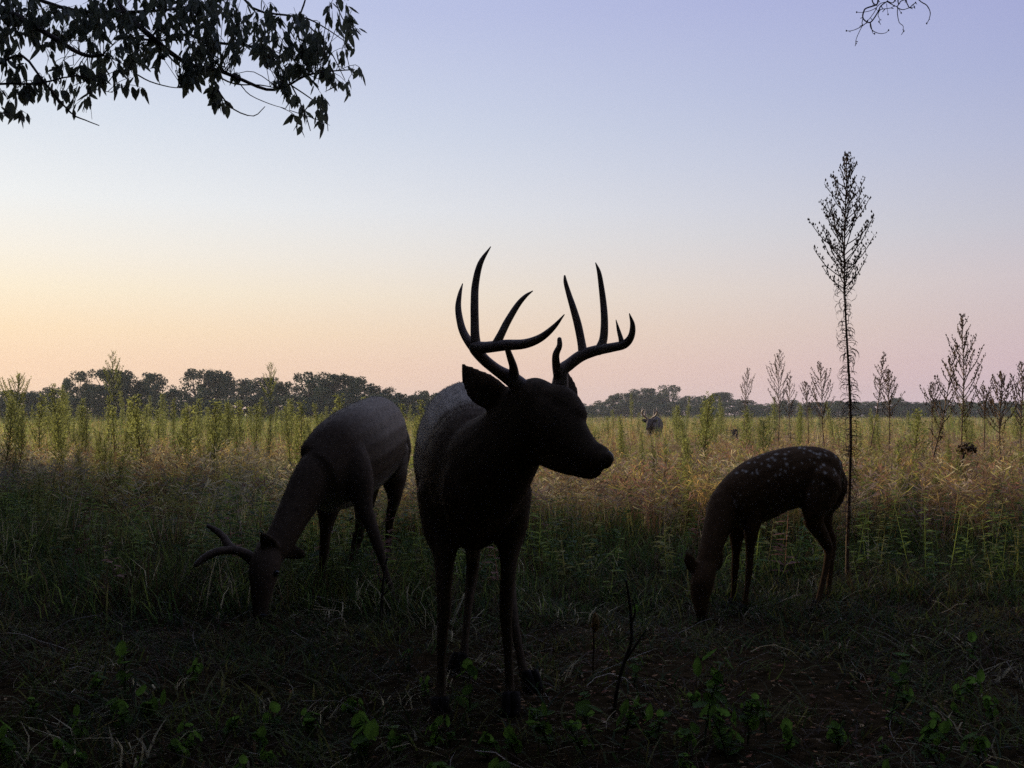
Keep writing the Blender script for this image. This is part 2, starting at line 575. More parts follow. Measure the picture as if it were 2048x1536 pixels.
oak_loc = Vector((-4.3, 3.4, 0))
oak = thing('oak_tree', oak_loc, 'leafy oak with drooping branches hanging into the sky over the field', 'tree')
g = Geo()
tube(g, [(-4.3, 3.4, -0.1), (-4.25, 3.4, 1.2), (-4.15, 3.45, 2.8), (-3.9, 3.6, 4.4), (-3.6, 3.8, 6.5)], [0.34, 0.24, 0.21, 0.17, 0.09], n=14, sub=4)
link('trunk', g.build('trunk', M['bark']), oak)
OY = 5.0
limbs = [   # pixel polylines with their distance and thickness
    ([(-60, -10), (0, 15), (50, 42), (114, 80), (152, 103), (179, 112), (206, 110)], 5.0, (0.020, 0.008), True),
    ([(150, -90), (236, 8), (267, 42), (305, 76), (343, 107), (381, 130), (430, 139), (476, 156), (533, 179), (571, 173), (610, 152), (655, 143), (709, 139)], 5.2, (0.020, 0.0028), True),
    ([(381, 130), (419, 152), (442, 190), (468, 219), (507, 232), (530, 213)], 5.2, (0.006, 0.002), False),
    ([(-50, 150), (0, 126), (45, 112), (88, 164), (141, 225), (170, 240), (198, 251)], 4.7, (0.008, 0.002), False),
    ([(-60, 185), (0, 168), (75, 167), (152, 152), (213, 168)], 4.8, (0.007, 0.002), False),
    ([(267, 76), (305, 80), (366, 80)], 5.2, (0.007, 0.004), False),
    ([(300, -60), (366, 57), (430, 85), (495, 91), (552, 126), (583, 171), (610, 228), (621, 262)], 5.4, (0.012, 0.002), True),
    ([(400, -70), (503, 15), (571, 30), (617, 38), (660, 62), (700, 90)], 5.5, (0.010, 0.002), True),
    ([(583, 171), (620, 196), (650, 220), (656, 262)], 5.4, (0.004, 0.0018), False),
    ([(430, 150), (470, 168), (520, 170), (560, 178)], 5.2, (0.005, 0.002), False),
    ([(267, 145), (300, 163), (340, 174), (366, 176)], 5.0, (0.004, 0.0018), False),
    ([(480, 168), (500, 190), (540, 208), (571, 217)], 5.2, (0.003, 0.0014), False),
    ([(-40, -60), (120, 14), (220, 24), (330, 20), (420, 8)], 5.3, (0.014, 0.006), True),
    ([(560, -60), (600, 30), (640, 75), (665, 110), (690, 160)], 5.6, (0.008, 0.002), True),
    ([(655, -60), (672, 5), (690, 45), (715, 62)], 5.6, (0.006, 0.002), True),
    ([(152, 150), (190, 160), (206, 180), (225, 185)], 4.8, (0.003, 0.0014), False),
    ([(0, 225), (-40, 210), (-60, 185)], 4.8, (0.002, 0.004), False),
    ([(0, 225), (30, 232), (62, 238)], 4.8, (0.003, 0.0015), False),
]
limb_pts = []
for pl, Y, (r0, r1), to_trunk in limbs:
    pts = [P(x, y, Y + 0.12 * math.sin(i * 1.7)) for i, (x, y) in enumerate(pl)]
    if to_trunk:
        b = Vector((-4.1, 3.5, 3.2 + 0.25 * (Y - 5)))
        pts = [b, (b + pts[0]) / 2 + Vector((0, 0, 0.25))] + pts
    rad = [r0 + (r1 - r0) * i / (len(pts) - 1) for i in range(len(pts))]
    if to_trunk:
        rad[0] = r0 * 2.4; rad[1] = r0 * 1.5
    g = Geo()
    tube(g, pts, rad, n=7, sub=3, up=(0.1, 1, 0.05))
    link('limb', g.build('limb', M['twig']), oak)
    tab = catmull([list(p) for p in (pts[2:] if to_trunk else pts)], 6)
    limb_pts += [Vector(p) for p in tab]

# leaf clumps: pixel centre, half extents, number of leaves
clumps = [
    (40, 20, 60, 40, 60), (150, 25, 80, 35, 90), (250, 18, 80, 30, 100), (340, 15, 70, 30, 95), (430, 12, 60, 25, 70), (20, 70, 35, 30, 45),
    (60, 110, 45, 25, 26), (100, 96, 50, 15, 20), (130, 108, 28, 14, 16), (200, 70, 60, 25, 60), (285, 65, 50, 25, 50), (345, 70, 30, 35, 40),
    (398, 60, 22, 45, 85), (400, 110, 24, 35, 75), (410, 140, 22, 25, 45), (430, 200, 18, 22, 22), (445, 208, 12, 16, 12), (480, 45, 45, 25, 50), (520, 60, 35, 30, 42),
    (560, 85, 35, 28, 42), (600, 40, 25, 40, 36), (625, 70, 20, 35, 30), (610, 100, 30, 25, 40), (650, 80, 22, 25, 24), (690, 35, 18, 40, 22), (705, 60, 16, 18, 14),
    (680, 20, 20, 30, 18), (700, 105, 14, 14, 8), (245, 118, 35, 22, 46), (280, 125, 18, 18, 20), (215, 150, 25, 18, 26), (200, 185, 16, 10, 10), (262, 170, 18, 14, 18), (320, 110, 22, 18, 22),
    (510, 100, 45, 16, 36), (545, 130, 22, 20, 26), (575, 150, 22, 26, 36), (580, 195, 16, 22, 20), (608, 240, 10, 22, 12), (625, 215, 10, 10, 6), (650, 225, 16, 26, 16), (657, 260, 7, 12, 5),
    (665, 150, 16, 16, 12), (685, 170, 16, 18, 14), (702, 190, 10, 16, 8), (728, 152, 8, 8, 4), (605, 158, 8, 8, 4), (95, 170, 16, 25, 30), (120, 205, 22, 16, 30), (145, 222, 14, 12, 14),
    (170, 240, 8, 10, 6), (188, 250, 10, 10, 6), (20, 195, 18, 12, 12), (60, 205, 10, 8, 6), (15, 232, 18, 8, 8), (45, 235, 18, 8, 12), (30, 150, 25, 20, 20), (165, 160, 18, 10, 10),
    (370, 165, 6, 8, 3), (385, 155, 14, 14, 10), (290, 190, 3, 5, 1), (540, 25, 40, 25, 34), (470, 15, 40, 20, 40), (10, 120, 25, 20, 20), (75, 55, 45, 22, 30), (480, 165, 8, 14, 5),
]
lp = np.array([list(p) for p in limb_pts])
g_tw = Geo()
leaf_jobs = []
for cx, cy, sx, sy, n in clumps:
    n = max(3, int(n * 1.2))
    done = 0
    while done < n:
        x = cx + max(-1.2, min(1.2, random.gauss(0, 0.55))) * sx
        y = cy + max(-1.2, min(1.2, random.gauss(0, 0.55))) * sy - 12
        e = P(x, y, OY + random.uniform(-0.3, 0.5))
        d = np.linalg.norm(lp - np.array(e), axis=1)
        q = limb_pts[int(np.argpartition(d, 3)[random.randint(0, 3)])]
        if (e - q).length > 0.3:
            q = e + (q - e) * (0.3 / (e - q).length)
            q2 = limb_pts[int(d.argmin())]
            tube(g_tw, [q2, q2.lerp(q, 0.5) + Vector((random.uniform(-.04, .04), 0, random.uniform(0, .05))), q], [0.0024, 0.002, 0.0016], n=4, sub=3)
        mid = q.lerp(e, 0.5) + Vector((random.uniform(-.04, .04), random.uniform(-.04, .04), random.uniform(-.01, 0.05)))
        tube(g_tw, [q, mid, e], [0.0020, 0.0015, 0.0009], n=4, sub=3)
        for k in range(random.randint(4, 8)):
            u = random.uniform(0.35, 1.0)
            p = q.lerp(mid, u * 2) if u < 0.5 else mid.lerp(e, u * 2 - 1)
            p = p + Vector((random.gauss(0, 0.006), random.gauss(0, 0.01), random.gauss(0, 0.004)))
            rot = Matrix.Rotation(random.uniform(0, 6.28), 4, 'Z') @ Matrix.Rotation(random.gauss(0, 0.38), 4, 'X') @ Matrix.Rotation(random.gauss(0, 0.38), 4, 'Y')
            leaf_jobs.append((p, rot, random.uniform(0.6, 1.15), done % 6))
            done += 1
tag(link('twigs', g_tw.build('twigs', M['twig']), oak), kind='stuff')
random.shuffle(leaf_jobs)
leaf_jobs.sort(key=lambda j: (j[0].z < 2.25, j[2]), reverse=True)
g = Geo()
for k, (p, rot, s, vi) in enumerate(leaf_jobs):
    mat4 = Matrix.Translation(p) @ rot @ Matrix.Scale(s, 4)
    if k < 300:
        o = bpy.data.objects.new('leaf', oak_leaf_meshes[vi])
        col.objects.link(o)
        o.parent = oak
        o.matrix_basis = Matrix.Translation(-oak_loc) @ mat4
    else:
        v, f, _ = oak_variants[vi]
        g.add([tuple(mat4 @ Vector(q)) for q in v], f)
tag(link('foliage', g.build('foliage', M['oak_leaf']), oak), kind='stuff')
# the oak's unseen crown, shaped to shade the foreground but not the deer's backs
r_ = np.random.default_rng(55)
cs, sp = [], []
while len(cs) < 110:
    x, y, z = r_.uniform(-9.0, 6.5), r_.uniform(-3, 8.0), r_.uniform(3.0, 7.2)
    lowest = 1.25 + 0.435 * max(y + 0.6, 0)
    if y > 2.9 and x > -2.8:
        continue
    if z - 0.8 < lowest or z - 0.8 > lowest + 1.9:
        continue
    cs.append((x, y, z)); sp.append(r_.uniform(0.65, 0.95))
v, f = leaf_cards(cs, sp, 170, (0.10, 0.19), r_)
tag(link('crown', mesh('crown', v, f, M['oak_leaf'], smooth=False), oak), kind='stuff')
g = Geo()
for c_ in cs[::3]:
    b0 = Vector((-3.9, 3.6, min(5.8, max(3.4, c_[2] - 1.6))))
    tube(g, [b0, (b0 + Vector(c_)) / 2 + Vector((0, 0, 0.3)), c_], [0.07, 0.045, 0.015], n=5, sub=3)
tag(link('boughs', g.build('boughs', M['bark']), oak), kind='stuff')

# bare twig tree on the other side
tw_loc = Vector((4.6, 2.2, 0))
tw = thing('bare_twig_tree', tw_loc, 'slender tree with bare knobbly twigs dangling into the open sky above the tall weed', 'tree')
g = Geo()
tube(g, [(4.6, 2.2, -0.1), (4.55, 2.25, 1.5), (4.3, 2.6, 3.2), (3.4, 3.3, 3.9), (2.6, 3.8, 3.7), (1.75, 4.0, 3.2), (1.52, 4.0, 2.75)], [0.12, 0.10, 0.08, 0.05, 0.03, 0.014, 0.006], n=10, sub=4)
link('trunk', g.build('trunk', M['bark']), tw)


def C4(cx, cy, Y=4.0):
    return P(1660 + cx * 0.1172, cy * 0.1172, Y)


twig_lines = [
    ([(1100, -500), (820, -120), (820, 0), (790, 80), (620, 140), (575, 200), (560, 300), (620, 370), (690, 380), (760, 300), (830, 180), (870, 100), (980, 20)], 0.0032, 0.0022),
    ([(730, -120), (720, 0), (745, 60), (790, 85)], 0.003, 0.002),
    ([(690, 380), (690, 460), (740, 530), (850, 572), (950, 560), (1000, 515)], 0.002, 0.001),
    ([(620, 390), (540, 450), (430, 505), (340, 528), (280, 525)], 0.0016, 0.0012),
    ([(560, 320), (545, 400), (560, 420), (510, 520), (465, 620), (440, 700), (445, 740)], 0.0016, 0.001),
    ([(980, 30), (860, 60), (790, 130), (680, 185), (540, 212), (455, 208)], 0.0016, 0.001),
    ([(790, 130), (760, 200), (690, 300), (640, 355)], 0.0016, 0.001),
    ([(980, 20), (1060, 50), (1110, 0), (1130, -120), (1100, -500)], 0.0018, 0.003),
    ([(980, 30), (1090, 95), (1150, 125), (1150, 230), (1180, 380), (1245, 440), (1250, 500), (1260, 530)], 0.002, 0.0009),
    ([(830, 200), (870, 160), (940, 150), (1040, 135), (1095, 100)], 0.0018, 0.0012),
    ([(840, 190), (820, 260), (850, 335), (835, 370)], 0.0014, 0.0008),
    ([(965, 60), (975, 150), (990, 245)], 0.0012, 0.0007),
    ([(1180, -300), (1160, 0), (1170, 70), (1150, 125), (1240, 165), (1350, 135), (1440, 118)], 0.0026, 0.0012),
    ([(1280, -300), (1300, 0), (1330, 90), (1360, 130), (1400, 90), (1460, 45)], 0.0026, 0.0014),
    ([(1180, 70), (1210, 20), (1290, -10)], 0.002, 0.002),
    ([(1350, -260), (1520, 0), (1650, 90), (1710, 210), (1690, 330), (1650, 400)], 0.0024, 0.0012),
    ([(1170, 150), (1215, 220)], 0.0012, 0.0008),
    ([(1350, -260), (1280, -300), (1180, -300), (1100, -500)], 0.004, 0.006),
    ([(690, 380), (730, 560), (760, 575)], 0.0014, 0.0008),
]
for pl, r0, r1 in twig_lines:
    pts = [C4(x, y, 4.0 + 0.05 * math.sin(i * 2.1 + pl[0][0])) for i, (x, y) in enumerate(pl)]
    g = Geo()
    tube(g, pts, [r0 + (r1 - r0) * i / (len(pts) - 1) for i in range(len(pts))], n=6, sub=4, up=(0.1, 1, 0.05))
    for p in pts[2:]:
        if random.random() < 0.6:
            q = p + Vector((random.uniform(-.01, .01), random.uniform(-.01, .01), random.uniform(-.012, .004)))
            tube(g, [p, q], [0.0018, 0.0012], n=4, sub=1)
    ball(g, pts[-1], (0.003, 0.003, 0.004), n=6, m=4)
    link('twig', g.build('twig', M['twig']), tw)


# ------------------------------------------------------------------ deer
def deer_color(v, n, kind, base, belly, axis_z):
    c = np.tile(np.array(base), (len(v), 1))
    return c


def slim(legs, k=0.8):
    """thin the lower legs"""
    return [[(p, (r[0] * (1 if i < 2 else k), r[1] * (1 if i < 2 else k))) for i, (p, r) in enumerate(lg)] for lg in legs]


def build_body(chains, voxel, smooth_it=4, ears=()):
    """chains: list of (sections, ring count); joined and re-surfaced as one continuous skin"""
    g = Geo()
    for secs in chains:
        tube(g, [s[0] for s in secs], [s[1] for s in secs], n=18, sub=4, round_ends=True)
    for secs in ears:      # flat, broad side across the view
        tube(g, [s[0] for s in secs], [(s[1][1], s[1][0]) for s in secs], n=18, sub=4, round_ends=True, up=(0, 1, 0))
    me = bpy.data.meshes.new('raw')
    me.from_pydata([tuple(map(float, p)) for p in g.v], [], g.f)
    o = bpy.data.objects.new('raw', me)
    col.objects.link(o)
    md = o.modifiers.new('r', 'REMESH')
    md.mode = 'VOXEL'
    md.voxel_size = voxel
    sm = o.modifiers.new('s', 'SMOOTH')
    sm.factor = 0.5
    sm.iterations = smooth_it
    dg = bpy.context.evaluated_depsgraph_get()
    res = bpy.data.meshes.new_from_object(o.evaluated_get(dg))
    bpy.data.objects.remove(o)
    n = len(res.vertices)
    v = np.empty(n * 3, np.float32); res.vertices.foreach_get('co', v); v = v.reshape(-1, 3)
    no = np.empty(n * 3, np.float32); res.vertices.foreach_get('normal', no); no = no.reshape(-1, 3)
    return res, v, no


def finish_body(res, colors, parent, name='body'):
    a = res.color_attributes.new('Col', 'FLOAT_COLOR', 'POINT')
    c = np.ones((len(colors), 4), np.float32); c[:, :3] = colors
    a.data.foreach_set('color', c.ravel())
    res.materials.clear(); res.materials.append(M['fur'])
    res.polygons.foreach_set('use_smooth', np.ones(len(res.polygons), bool))
    res.name = name
    return link(name, res, parent)


def grow_fur(res, v, no, colors, count, length, width, flow, parent, seed, exclude=None):
    """short hairs as slim triangles lying along the coat"""
    r_ = np.random.default_rng(seed)
    res.calc_loop_triangles()
    nt_ = len(res.loop_triangles)
    tri = np.empty(nt_ * 3, np.int32); res.loop_triangles.foreach_get('vertices', tri); tri = tri.reshape(-1, 3)
    A, B, C = v[tri[:, 0]], v[tri[:, 1]], v[tri[:, 2]]
    area = np.linalg.norm(np.cross(B - A, C - A), axis=1)
    idx = r_.choice(nt_, count, p=area / area.sum())
    u, w_ = r_.random(count), r_.random(count)
    k = u + w_ > 1
    u[k], w_[k] = 1 - u[k], 1 - w_[k]
    p = A[idx] + (B - A)[idx] * u[:, None] + (C - A)[idx] * w_[:, None]
    n = no[tri[idx, 0]]
    cc = colors[tri[idx, 0]] * r_.uniform(0.7, 1.35, (count, 1))
    fl = flow(p) if callable(flow) else np.tile(np.array(flow, float), (count, 1))
    t = fl - n * (fl * n).sum(1, keepdims=True)
    t /= np.maximum(np.linalg.norm(t, axis=1, keepdims=True), 1e-6)
    d = t + n * r_.uniform(0.2, 0.7, (count, 1)) + r_.normal(size=(count, 3)) * 0.18
    d /= np.linalg.norm(d, axis=1, keepdims=True)
    s = np.cross(d, n); s /= np.maximum(np.linalg.norm(s, axis=1, keepdims=True), 1e-6)
    ln = length * r_.uniform(0.6, 1.3, (count, 1)) * np.where(p[:, 2:3] < 0.42, 0.35, 1.0)
    if exclude is not None:
        ln = ln * np.where(exclude(p)[:, None], 0.4, 1.0)
    base = p - n * 0.002
    V = np.stack([base - s * width / 2, base + s * width / 2, base + d * ln], axis=1).reshape(-1, 3)
    me = mesh('coat', V, np.arange(count * 3).reshape(-1, 3), M['fur'], smooth=False, colors=np.repeat(cc, 3, axis=0))
    return tag(link('coat', me, parent), kind='stuff')


def S(px, py, Y, r):
    """a body section: point at a photograph pixel and its radius (metres), or (side, up) radii"""
    return (P(px, py, Y), r if isinstance(r, tuple) else (r, r))


def hoof(parent, p, direction, s=1.0):
    """a cloven hoof: two pointed toes"""
    g = Geo()
    d = Vector(direction).normalized()
    side = Vector((-d.y, d.x, 0))
    z0 = ground_z(p.x, p.y)
    for k in (-1, 1):
        c0 = Vector((p.x, p.y, z0)) + side * k * 0.011 * s
        top = c0 + Vector((0, 0, 0.05 * s)) - d * 0.008 * s
        pts = [top, c0 + Vector((0, 0, 0.03 * s)) + d * 0.006 * s, c0 + Vector((0, 0, 0.014 * s)) + d * 0.022 * s, c0 + Vector((0, 0, 0.006 * s)) + d * 0.045 * s]
        tube(g, pts, [(0.014 * s, 0.017 * s), (0.014 * s, 0.022 * s), (0.013 * s, 0.018 * s), (0.005 * s, 0.006 * s)], n=8, sub=3)
    return link('hoof', g.build('hoof', M['hoof']), parent)


def antler(parent, lines, mat='antler'):
    beam = None
    for i, (pts, rad) in enumerate(lines):
        g = Geo()
        tube(g, pts, rad, n=10, sub=5, up=(0.15, 1, 0.1), round_ends=True)
        if i == 0:
            beam = link('antler', g.build('antler', M[mat]), parent)
        else:
            o = link('tine', g.build('tine', M[mat]), beam)
            o.location = (0, 0, 0)
    return beam


def eye(parent, p, r):
    g = Geo()
    ball(g, p, (r, r, r), n=10, m=8)
    return link('eye', g.build('eye', M['eye']), parent)


# ---- the big buck
buck = thing('whitetail_buck', (P(950, 828, 3.4).x, 3.4, 0), 'big dark buck standing head-on with tall many-pointed antlers and head turned aside', 'deer')
torso = [S(935, 905, 4.22, (0.10, 0.13)), S(930, 880, 4.1, (0.165, 0.21)), S(936, 890, 3.92, (0.19, 0.235)), S(945, 925, 3.68, (0.205, 0.25)), S(948, 950, 3.42, (0.175, 0.235)),
         S(945, 955, 3.22, (0.15, 0.215)), S(948, 975, 3.10, (0.105, 0.15))]
neck = [S(948, 975, 3.22, (0.145, 0.16)), S(978, 930, 3.10, (0.13, 0.15)), S(1020, 880, 3.03, (0.105, 0.115)), S(1056, 826, 2.99, (0.085, 0.095)), S(1072, 812, 2.97, (0.075, 0.085))]
head = [S(1056, 806, 3.0, (0.062, 0.066)), S(1092, 838, 2.95, (0.075, 0.088)), S(1126, 868, 2.91, (0.066, 0.082)), S(1156, 893, 2.87, (0.046, 0.057)), S(1180, 909, 2.84, (0.036, 0.042)), S(1200, 916, 2.82, (0.034, 0.036)), S(1206, 919, 2.81, (0.03, 0.028))]
jaw = [S(1092, 892, 2.96, (0.048, 0.06)), S(1128, 918, 2.91, (0.042, 0.042)), S(1162, 936, 2.87, (0.032, 0.027)), S(1184, 944, 2.845, (0.025, 0.021)), S(1193, 944, 2.835, (0.018, 0.014))]
brow = [S(1082, 790, 2.97, (0.05, 0.035)), S(1122, 800, 2.93, (0.055, 0.04)), S(1148, 830, 2.90, (0.045, 0.035))]
earL = [S(1020, 806, 3.0, (0.022, 0.03)), S(990, 793, 2.99, (0.016, 0.046)), S(962, 774, 2.99, (0.012, 0.049)), S(940, 750, 3.0, (0.009, 0.030)), S(925, 729, 3.0, (0.006, 0.006))]
earR = [S(1130, 826, 2.98, (0.02, 0.026)), S(1134, 798, 3.0, (0.016, 0.034)), S(1131, 770, 3.03, (0.012, 0.031)), S(1123, 746, 3.05, (0.008, 0.018)), S(1117, 734, 3.06, (0.005, 0.005))]
legs = [
    [S(888, 985, 3.27, (0.085, 0.10)), S(888, 1060, 3.25, (0.066, 0.075)), S(889, 1110, 3.22, (0.043, 0.055)), S(888, 1165, 3.19, (0.031, 0.038)), S(888, 1225, 3.17, (0.026, 0.028)), S(886, 1255, 3.165, (0.022, 0.023)),
     S(883, 1320, 3.165, (0.017, 0.019)), S(882, 1370, 3.16, (0.018, 0.02)), S(881, 1398, 3.15, (0.021, 0.023)), S(880, 1420, 3.13, (0.019, 0.02))],
    [S(1015, 985, 3.29, (0.075, 0.10)), S(1018, 1060, 3.27, (0.056, 0.075)), S(1018, 1110, 3.24, (0.036, 0.05)), S(1015, 1165, 3.21, (0.028, 0.036)), S(1012, 1225, 3.19, (0.026, 0.028)), S(1013, 1255, 3.185, (0.021, 0.023)),
     S(1017, 1320, 3.18, (0.017, 0.019)), S(1019, 1368, 3.175, (0.018, 0.02)), S(1020, 1395, 3.165, (0.021, 0.023)), S(1022, 1415, 3.14, (0.019, 0.02))],
    [S(895, 930, 4.0, (0.10, 0.13)), S(925, 1010, 3.95, (0.075, 0.11)), S(943, 1075, 3.88, (0.045, 0.06)), S(946, 1120, 3.92, (0.031, 0.04)), S(942, 1165, 3.9, (0.026, 0.034)), S(936, 1215, 3.82, (0.019, 0.022)),
     S(930, 1280, 3.74, (0.018, 0.02)), S(926, 1318, 3.7, (0.022, 0.024)), S(918, 1338, 3.67, (0.019, 0.02))],
    [S(985, 930, 3.98, (0.10, 0.13)), S(1010, 1010, 3.9, (0.07, 0.11)), S(1014, 1080, 3.78, (0.042, 0.06)), S(1016, 1140, 3.72, (0.030, 0.04)), S(1022, 1205, 3.62, (0.026, 0.032)), S(1031, 1260, 3.53, (0.019, 0.022)),
     S(1042, 1320, 3.47, (0.018, 0.02)), S(1050, 1352, 3.44, (0.022, 0.024)), S(1062, 1375, 3.40, (0.019, 0.02))],
]
tail = [S(935, 850, 4.28, 0.03), S(935, 890, 4.33, 0.04), S(935, 940, 4.34, 0.03), S(935, 965, 4.33, 0.01)]
scap = [S(905, 850, 3.36, (0.04, 0.06)), S(888, 910, 3.28, (0.06, 0.07)), S(885, 980, 3.24, (0.06, 0.07))]
scap2 = [S(985, 850, 3.36, (0.04, 0.06)), S(1008, 910, 3.28, (0.055, 0.07)), S(1015, 980, 3.25, (0.055, 0.07))]
withers = [S(950, 830, 3.62, (0.07, 0.05)), S(950, 838, 3.40, (0.085, 0.06)), S(965, 880, 3.22, (0.08, 0.07))]
res, v, no = build_body([torso, neck, head, jaw, brow, tail, scap, scap2, withers] + slim(legs, 0.84), 0.0075, 4, [earL, earR])
base = np.array([0.125, 0.085, 0.05])
colr = np.tile(base, (len(v), 1))
under = np.clip((-no[:, 2] - 0.25) / 0.5, 0, 1) * ((v[:, 2] > 0.35) & (v[:, 2] < 0.72) & (v[:, 1] > 3.42))
colr = colr * (1 - under[:, None]) + np.array([0.34, 0.31, 0.27]) * under[:, None]
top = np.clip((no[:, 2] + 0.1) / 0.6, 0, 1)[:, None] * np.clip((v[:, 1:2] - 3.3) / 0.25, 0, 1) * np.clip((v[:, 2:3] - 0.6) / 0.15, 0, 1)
colr = colr * (1 - 0.9 * top) + np.array([0.50, 0.42, 0.32]) * 0.9 * top  # grey back coat, paled further where it faces up to imitate sky light
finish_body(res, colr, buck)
nosep = P(1206, 916, 2.815)
grow_fur(res, v, no, colr, 90000, 0.013, 0.0016,
         lambda p: np.where((p[:, 2:3] > 0.72) & (p[:, 1:2] < 3.05), np.array([[-0.7, 0.4, -0.4]]), np.where(p[:, 2:3] < 0.5, np.array([[0.0, 0.15, -1.0]]), np.array([[0.0, 0.8, -0.5]]))), buck, 1, exclude=lambda p: (p[:, 1] < 3.06) & (p[:, 2] > 0.7))
for lg in legs:
    p = lg[-1][0]
    hoof(buck, Vector((p.x, p.y - 0.005, 0)), (0.05 if lg is not legs[3] else 0.5, -1, 0) if lg is not legs[2] else (-0.5, -1, 0), 1.15)
g = Geo()
ball(g, nosep, (0.03, 0.026, 0.024), n=12, m=8)
link('nose', g.build('nose', M['nose']), buck)
eye(buck, P(1112, 838, 2.868), 0.013)


def crop1(cx, cy, Y):
    return P(820 + cx * 0.3516, 460 + cy * 0.3516, Y)


def aline(pts, r):
    """antler line from crop coordinates with depth; radii in millimetres"""
    return ([crop1(x, y, Y) for x, y, Y in pts], [q / 1000.0 for q in r])


antler(buck, [
    aline([(640, 900, 2.96), (580, 850, 2.955), (500, 800, 2.94), (430, 745, 2.93), (385, 695, 2.92), (372, 668, 2.91), (430, 668, 2.88), (540, 655, 2.84), (650, 648, 2.79), (740, 615, 2.75), (815, 555, 2.72), (877, 482, 2.70)],
          [26, 23, 17, 16, 17, 17, 16, 15, 13, 10.5, 7, 1.5]),
    aline([(400, 715, 2.925), (345, 650, 2.93), (305, 585, 2.95), (285, 520, 2.965), (274, 440, 2.98), (283, 365, 2.99), (299, 306, 3.0)], [14, 13, 11.5, 10.5, 9, 6, 1.5]),
    aline([(378, 672, 2.91), (370, 600, 2.91), (368, 520, 2.915), (367, 420, 2.92), (372, 310, 2.93), (400, 190, 2.93), (458, 96, 2.93)], [15, 13, 12, 11.5, 10.5, 8, 1.5]),
    aline([(490, 650, 2.86), (520, 590, 2.86), (555, 520, 2.865), (610, 430, 2.87), (655, 378, 2.87), (697, 347, 2.87)], [13, 11, 10, 8, 5.5, 1.5]),
    aline([(590, 830, 2.95), (588, 780, 2.92), (572, 730, 2.90), (555, 680, 2.88)], [17, 12, 10, 8]),
])
antler(buck, [
    aline([(850, 920, 2.98), (855, 860, 2.98), (865, 800, 2.98), (905, 765, 2.985), (975, 715, 2.98), (1060, 685, 2.96), (1150, 668, 2.93), (1220, 650, 2.90), (1258, 605, 2.88), (1266, 540, 2.87), (1248, 476, 2.86)],
          [26, 23, 19, 17, 16.5, 15, 13, 12, 9.5, 7, 1.5]),
    aline([(845, 830, 2.97), (832, 770, 2.955), (830, 710, 2.94), (850, 660, 2.93), (850, 622, 2.93)], [15, 12, 10, 8, 6.5]),
    aline([(985, 710, 2.98), (975, 640, 2.99), (955, 540, 3.0), (930, 450, 3.0), (905, 370, 3.01), (885, 300, 3.01), (880, 262, 3.01)], [14, 12, 11.5, 10, 8, 6, 3]),
    aline([(1075, 685, 2.955), (1100, 620, 2.96), (1106, 520, 2.96), (1100, 420, 2.97), (1088, 320, 2.97), (1075, 240, 2.97), (1056, 187, 2.97)], [14, 12, 10.5, 9.5, 8, 6, 1.5]),
    aline([(1205, 655, 2.905), (1200, 620, 2.905), (1186, 570, 2.905), (1172, 512, 2.905)], [9, 7, 5, 1.2]),
])

# ---- the young buck grazing
yb = thing('young_buck', (P(720, 828, 5.3).x, 5.3, 0), 'young buck grazing with head lowered to the ground and stubby forked antlers', 'deer')
torso = [S(770, 880, 5.92, (0.10, 0.12)), S(757, 868, 5.80, (0.155, 0.20)), S(745, 880, 5.58, (0.175, 0.225)), S(716, 902, 5.33, (0.17, 0.235)), S(680, 930, 5.12, (0.145, 0.225)), S(652, 955, 4.99, (0.115, 0.175))]
neck = [S(660, 935, 5.08, (0.115, 0.16)), S(628, 958, 4.93, (0.088, 0.118)), S(598, 1008, 4.82, (0.072, 0.096)), S(571, 1060, 4.72, (0.063, 0.08)), S(548, 1100, 4.65, (0.058, 0.07))]
head = [S(540, 1100, 4.65, (0.06, 0.07)), S(528, 1138, 4.58, (0.066, 0.076)), S(524, 1175, 4.54, (0.05, 0.058)), S(521, 1210, 4.515, (0.036, 0.04)), S(521, 1232, 4.50, (0.030, 0.030))]
ears = [[S(552, 1108, 4.63, (0.018, 0.024)), S(543, 1096, 4.60, (0.014, 0.038)), S(534, 1082, 4.57, (0.012, 0.036)), S(524, 1068, 4.55, (0.006, 0.014)), S(520, 1062, 4.545, (0.004, 0.004))],
        [S(565, 1108, 4.70, (0.016, 0.02)), S(585, 1105, 4.73, (0.012, 0.034)), S(604, 1110, 4.76, (0.01, 0.024)), S(612, 1114, 4.77, (0.004, 0.004))]]
